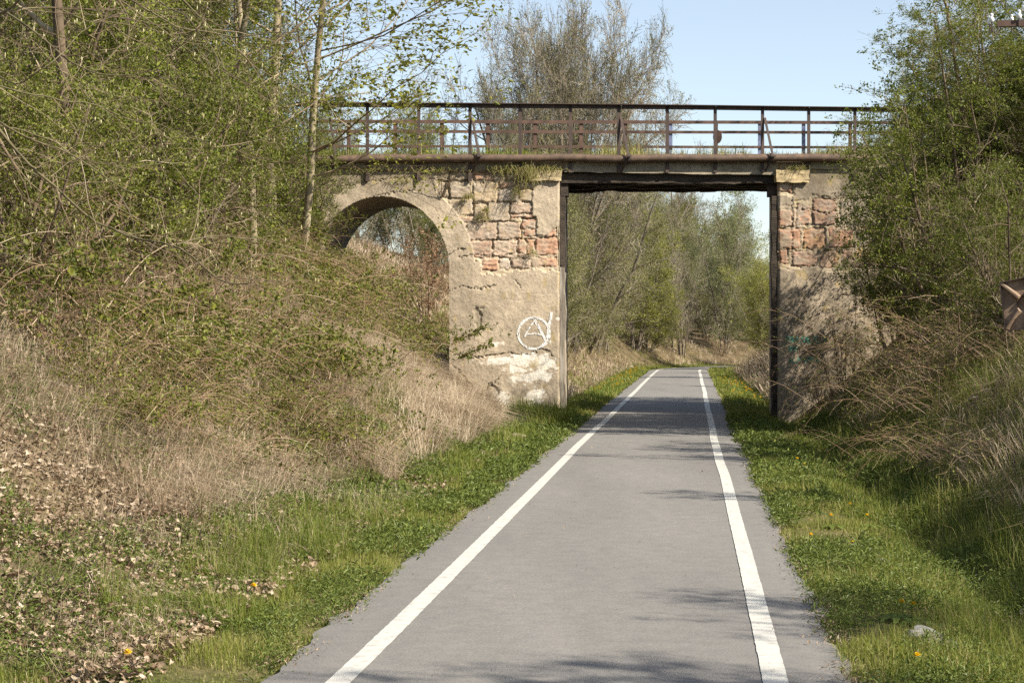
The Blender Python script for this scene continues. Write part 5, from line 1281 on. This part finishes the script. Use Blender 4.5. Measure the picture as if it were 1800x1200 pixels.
    # ---- telegraph pole (its shaft stands right of the frame) with crossarm and white insulators
    M['porcelain'] = noise_mat('porcelain', [(.3, (.72, .72, .70)), (.7, (.82, .82, .80))], 5, rough=.25, bump=.0, spec=.5)
    Zp = 30.0; base = gpt(1885, Zp); root = empty('telegraph_pole', tuple(base)); tag(root, 'old telegraph pole with rusty crossarm and white insulators at the upper right corner', 'pole')
    M['pole_wood'] = noise_mat('pole_wood', [(.3, (.09, .07, .05)), (.7, (.22, .18, .13))], 5, stretch=(1, 1, .1), bump=.6)
    topz = at(1885, -20, Zp)[2]
    mb = MB(); tubes(mb, np.array([[(0, 0, -.5), (0, 0, (topz - base[2]) / 2), (0, 0, topz - base[2])]]), np.array([[.13, .115, .10]]), 16, 0, cap=True); mb.build('shaft', M['pole_wood'], root, smooth=True)
    a = at(1753, 42, Zp - .14) - base; b = at(2000, 36, Zp - .14) - base
    mb = MB(); add_bar(mb, a, b, .012, .095); add_bar(mb, a + np.array([0, .04, .043]), b + np.array([0, .04, .043]), .085, .010); add_bar(mb, a + np.array([0, .04, -.043]), b + np.array([0, .04, -.043]), .085, .010)
    arm = mb.build('crossarm', M['rust_red'], root)
    def insulator(px, py, y, s=1.0, hook=True):
        c = at(px, py, Zp + y) - base
        prof = [(0, .0), (.020, .0), (.038, .012), (.042, .05), (.040, .075), (.024, .085), (.022, .098), (.030, .108), (.031, .125), (.022, .142), (.0, .147)]
        n = 16; th = np.arange(n) * 2 * PI / n
        V = np.array([[(rr * math.cos(t) * s, rr * math.sin(t) * s, z * s) for t in th] for rr, z in prof]) + c
        idx = np.arange(len(prof) * n).reshape(len(prof), n); bb = np.roll(idx, -1, 1)
        mb = MB(); mb.add(V.reshape(-1, 3), np.stack([idx[:-1], bb[:-1], bb[1:], idx[1:]], -1).reshape(-1, 4)); ins = mb.build('insulator', M['porcelain'], arm, smooth=True)
        mb = MB(); tubes(mb, np.array([[c + np.array([0, 0, .02]), c + np.array([0, 0, -.16])]]), np.full((1, 2), .009), 6, 0, cap=True); mb.build('pin', M['rust_dark'], arm)
    insulator(1742.5, 40, -.16); insulator(1739, 44, .22); insulator(1791, 34, -.16); insulator(1778, 38.5, .16, .8); insulator(1800, 20, -.1); insulator(1835, 33, -.16)
    # curved hook under the arm end
    mb = MB(); t = np.linspace(PI, 2 * PI, 12); c = at(1748, 46, Zp - .16) - base
    tubes(mb, np.array([[c + np.array([.055 * math.cos(q), 0, .10 * math.sin(q) - .0]) for q in t]]), np.full((1, 12), .009), 6, 0); mb.build('hook', M['rust_dark'], arm)
    mb = MB(); c = at(1751, 46, Zp - .10) - base
    tubes(mb, np.array([[c + np.array([.07 * math.cos(q), 0, .12 * math.sin(q)]) for q in t]]), np.full((1, 12), .009), 6, 0); mb.build('hook', M['rust_dark'], arm)
    # ---- rusty pressed-steel panel with cross ribs, fixed to the pole
    Zq = 22.0; c0 = at(1757, 497, Zq); root = empty('metal_panel', tuple(at(1800, 540, Zq))); tag(root, 'rusty pressed-steel panel with diagonal ribs on a post at the right photo edge', 'panel'); L0 = np.array(root.location)
    M['panel_rust'] = noise_mat('panel_rust', [(.25, (.12, .075, .045)), (.5, (.27, .19, .13)), (.75, (.40, .31, .22))], 5, detail=8, rough=.75, bump=.4, bscale=40, bdist=.006)
    tl = c0 - L0; tr = at(1840, 479, Zq - .10) - L0; bl = at(1767, 580, Zq) - L0; br = at(1832, 577, Zq - .10) - L0
    n = 40; A, B = np.meshgrid(np.linspace(0, 1, n), np.linspace(0, 1, n), indexing='ij')
    P = ((1 - A) * (1 - B))[..., None] * tl + (A * (1 - B))[..., None] * tr + ((1 - A) * B)[..., None] * bl + (A * B)[..., None] * br
    nrm = unit(np.cross(tr - tl, bl - tl)); nrm = nrm * np.sign(-nrm[1]) * 1.0
    rib = np.maximum(sstep(.07, .02, np.abs(A - B) / 1.41), sstep(.07, .02, np.abs(A + B - 1) / 1.41)); hub = sstep(.16, .12, np.hypot(A - .5, B - .5))
    P = P + nrm * (rib * .05 * (1 - hub) - hub * .06)[..., None]
    idx = np.arange(n * n).reshape(n, n); f = np.stack([idx[:-1, :-1], idx[1:, :-1], idx[1:, 1:], idx[:-1, 1:]], -1).reshape(-1, 4)
    mb = MB(); mb.add(P.reshape(-1, 3), f); mb.build('sheet', M['panel_rust'], root)
    mb = MB()
    for p, q in ((tl, tr), (tl, bl), (bl, br), (tr, br)): add_bar(mb, p + nrm * .02, q + nrm * .02, .07, .012, up=tuple(unit(np.cross(nrm, q - p))))
    mb.build('rim', M['rust_dark'], root)
    pc = (tr + br) / 2 * .9 + (tl + bl) / 2 * .1 - nrm * .09; gx = pc + L0; gz = float(ground(gx[0], gx[1]))
    mb = MB(); add_bar(mb, (gx[0] - L0[0], gx[1] - L0[1], gz - .3 - L0[2]), (gx[0] - L0[0], gx[1] - L0[1], tr[2] + .05), .06, .06); mb.build('post', M['rust_dark'], root)

# ------------------------------------------------------------------ camera, light, sky
def build_light():
    cd = bpy.data.cameras.new('camera'); cam = bpy.data.objects.new('camera', cd); COL.objects.link(cam)
    cam.location = (0, 0, CAMH); cam.rotation_euler = (math.radians(90) - (600 - HZ) / F, 0, 0)
    cd.sensor_width = 36; cd.lens = 36 * F / 1800; cd.clip_start = .1; cd.clip_end = 8000
    scene.camera = cam
    az = math.radians(115); el = math.radians(39)       # azimuth clockwise from the view direction
    d = Vector((math.sin(az) * math.cos(el), math.cos(az) * math.cos(el), math.sin(el)))
    sd = bpy.data.lights.new('sun', 'SUN'); sd.energy = 5.0; sd.angle = math.radians(.53); sd.color = (1, .92, .79)
    s = bpy.data.objects.new('sun', sd); COL.objects.link(s); s.rotation_euler = d.to_track_quat('Z', 'Y').to_euler()
    w = bpy.data.worlds.new('World'); scene.world = w; w.use_nodes = True
    N = w.node_tree.nodes; L = w.node_tree.links
    sky = N.new('ShaderNodeTexSky'); sky.sky_type = 'NISHITA'; sky.sun_disc = False; sky.sun_elevation = el; sky.sun_rotation = az
    sky.air_density = 1.0; sky.dust_density = .8; sky.ozone_density = 1.0; sky.altitude = 450
    hs = N.new('ShaderNodeHueSaturation'); hs.inputs['Saturation'].default_value = .74; L.new(sky.outputs[0], hs.inputs['Color']); bg = N['Background']; L.new(hs.outputs[0], bg.inputs['Color']); bg.inputs['Strength'].default_value = .098
    scene.view_settings.view_transform = 'Standard'; scene.view_settings.look = 'None'; scene.view_settings.exposure = 0.93; scene.view_settings.gamma = 1
    scene.cycles.use_denoising = False
    scene.cycles.max_bounces = 6; scene.cycles.diffuse_bounces = 3; scene.cycles.glossy_bounces = 2; scene.cycles.transmission_bounces = 3; scene.cycles.caustics_reflective = False; scene.cycles.caustics_refractive = False

build_light()
build_terrain()
build_path()
_, deck = build_bridge()
build_library()
build_plants()
build_overhang()
build_cover(deck)
build_small()
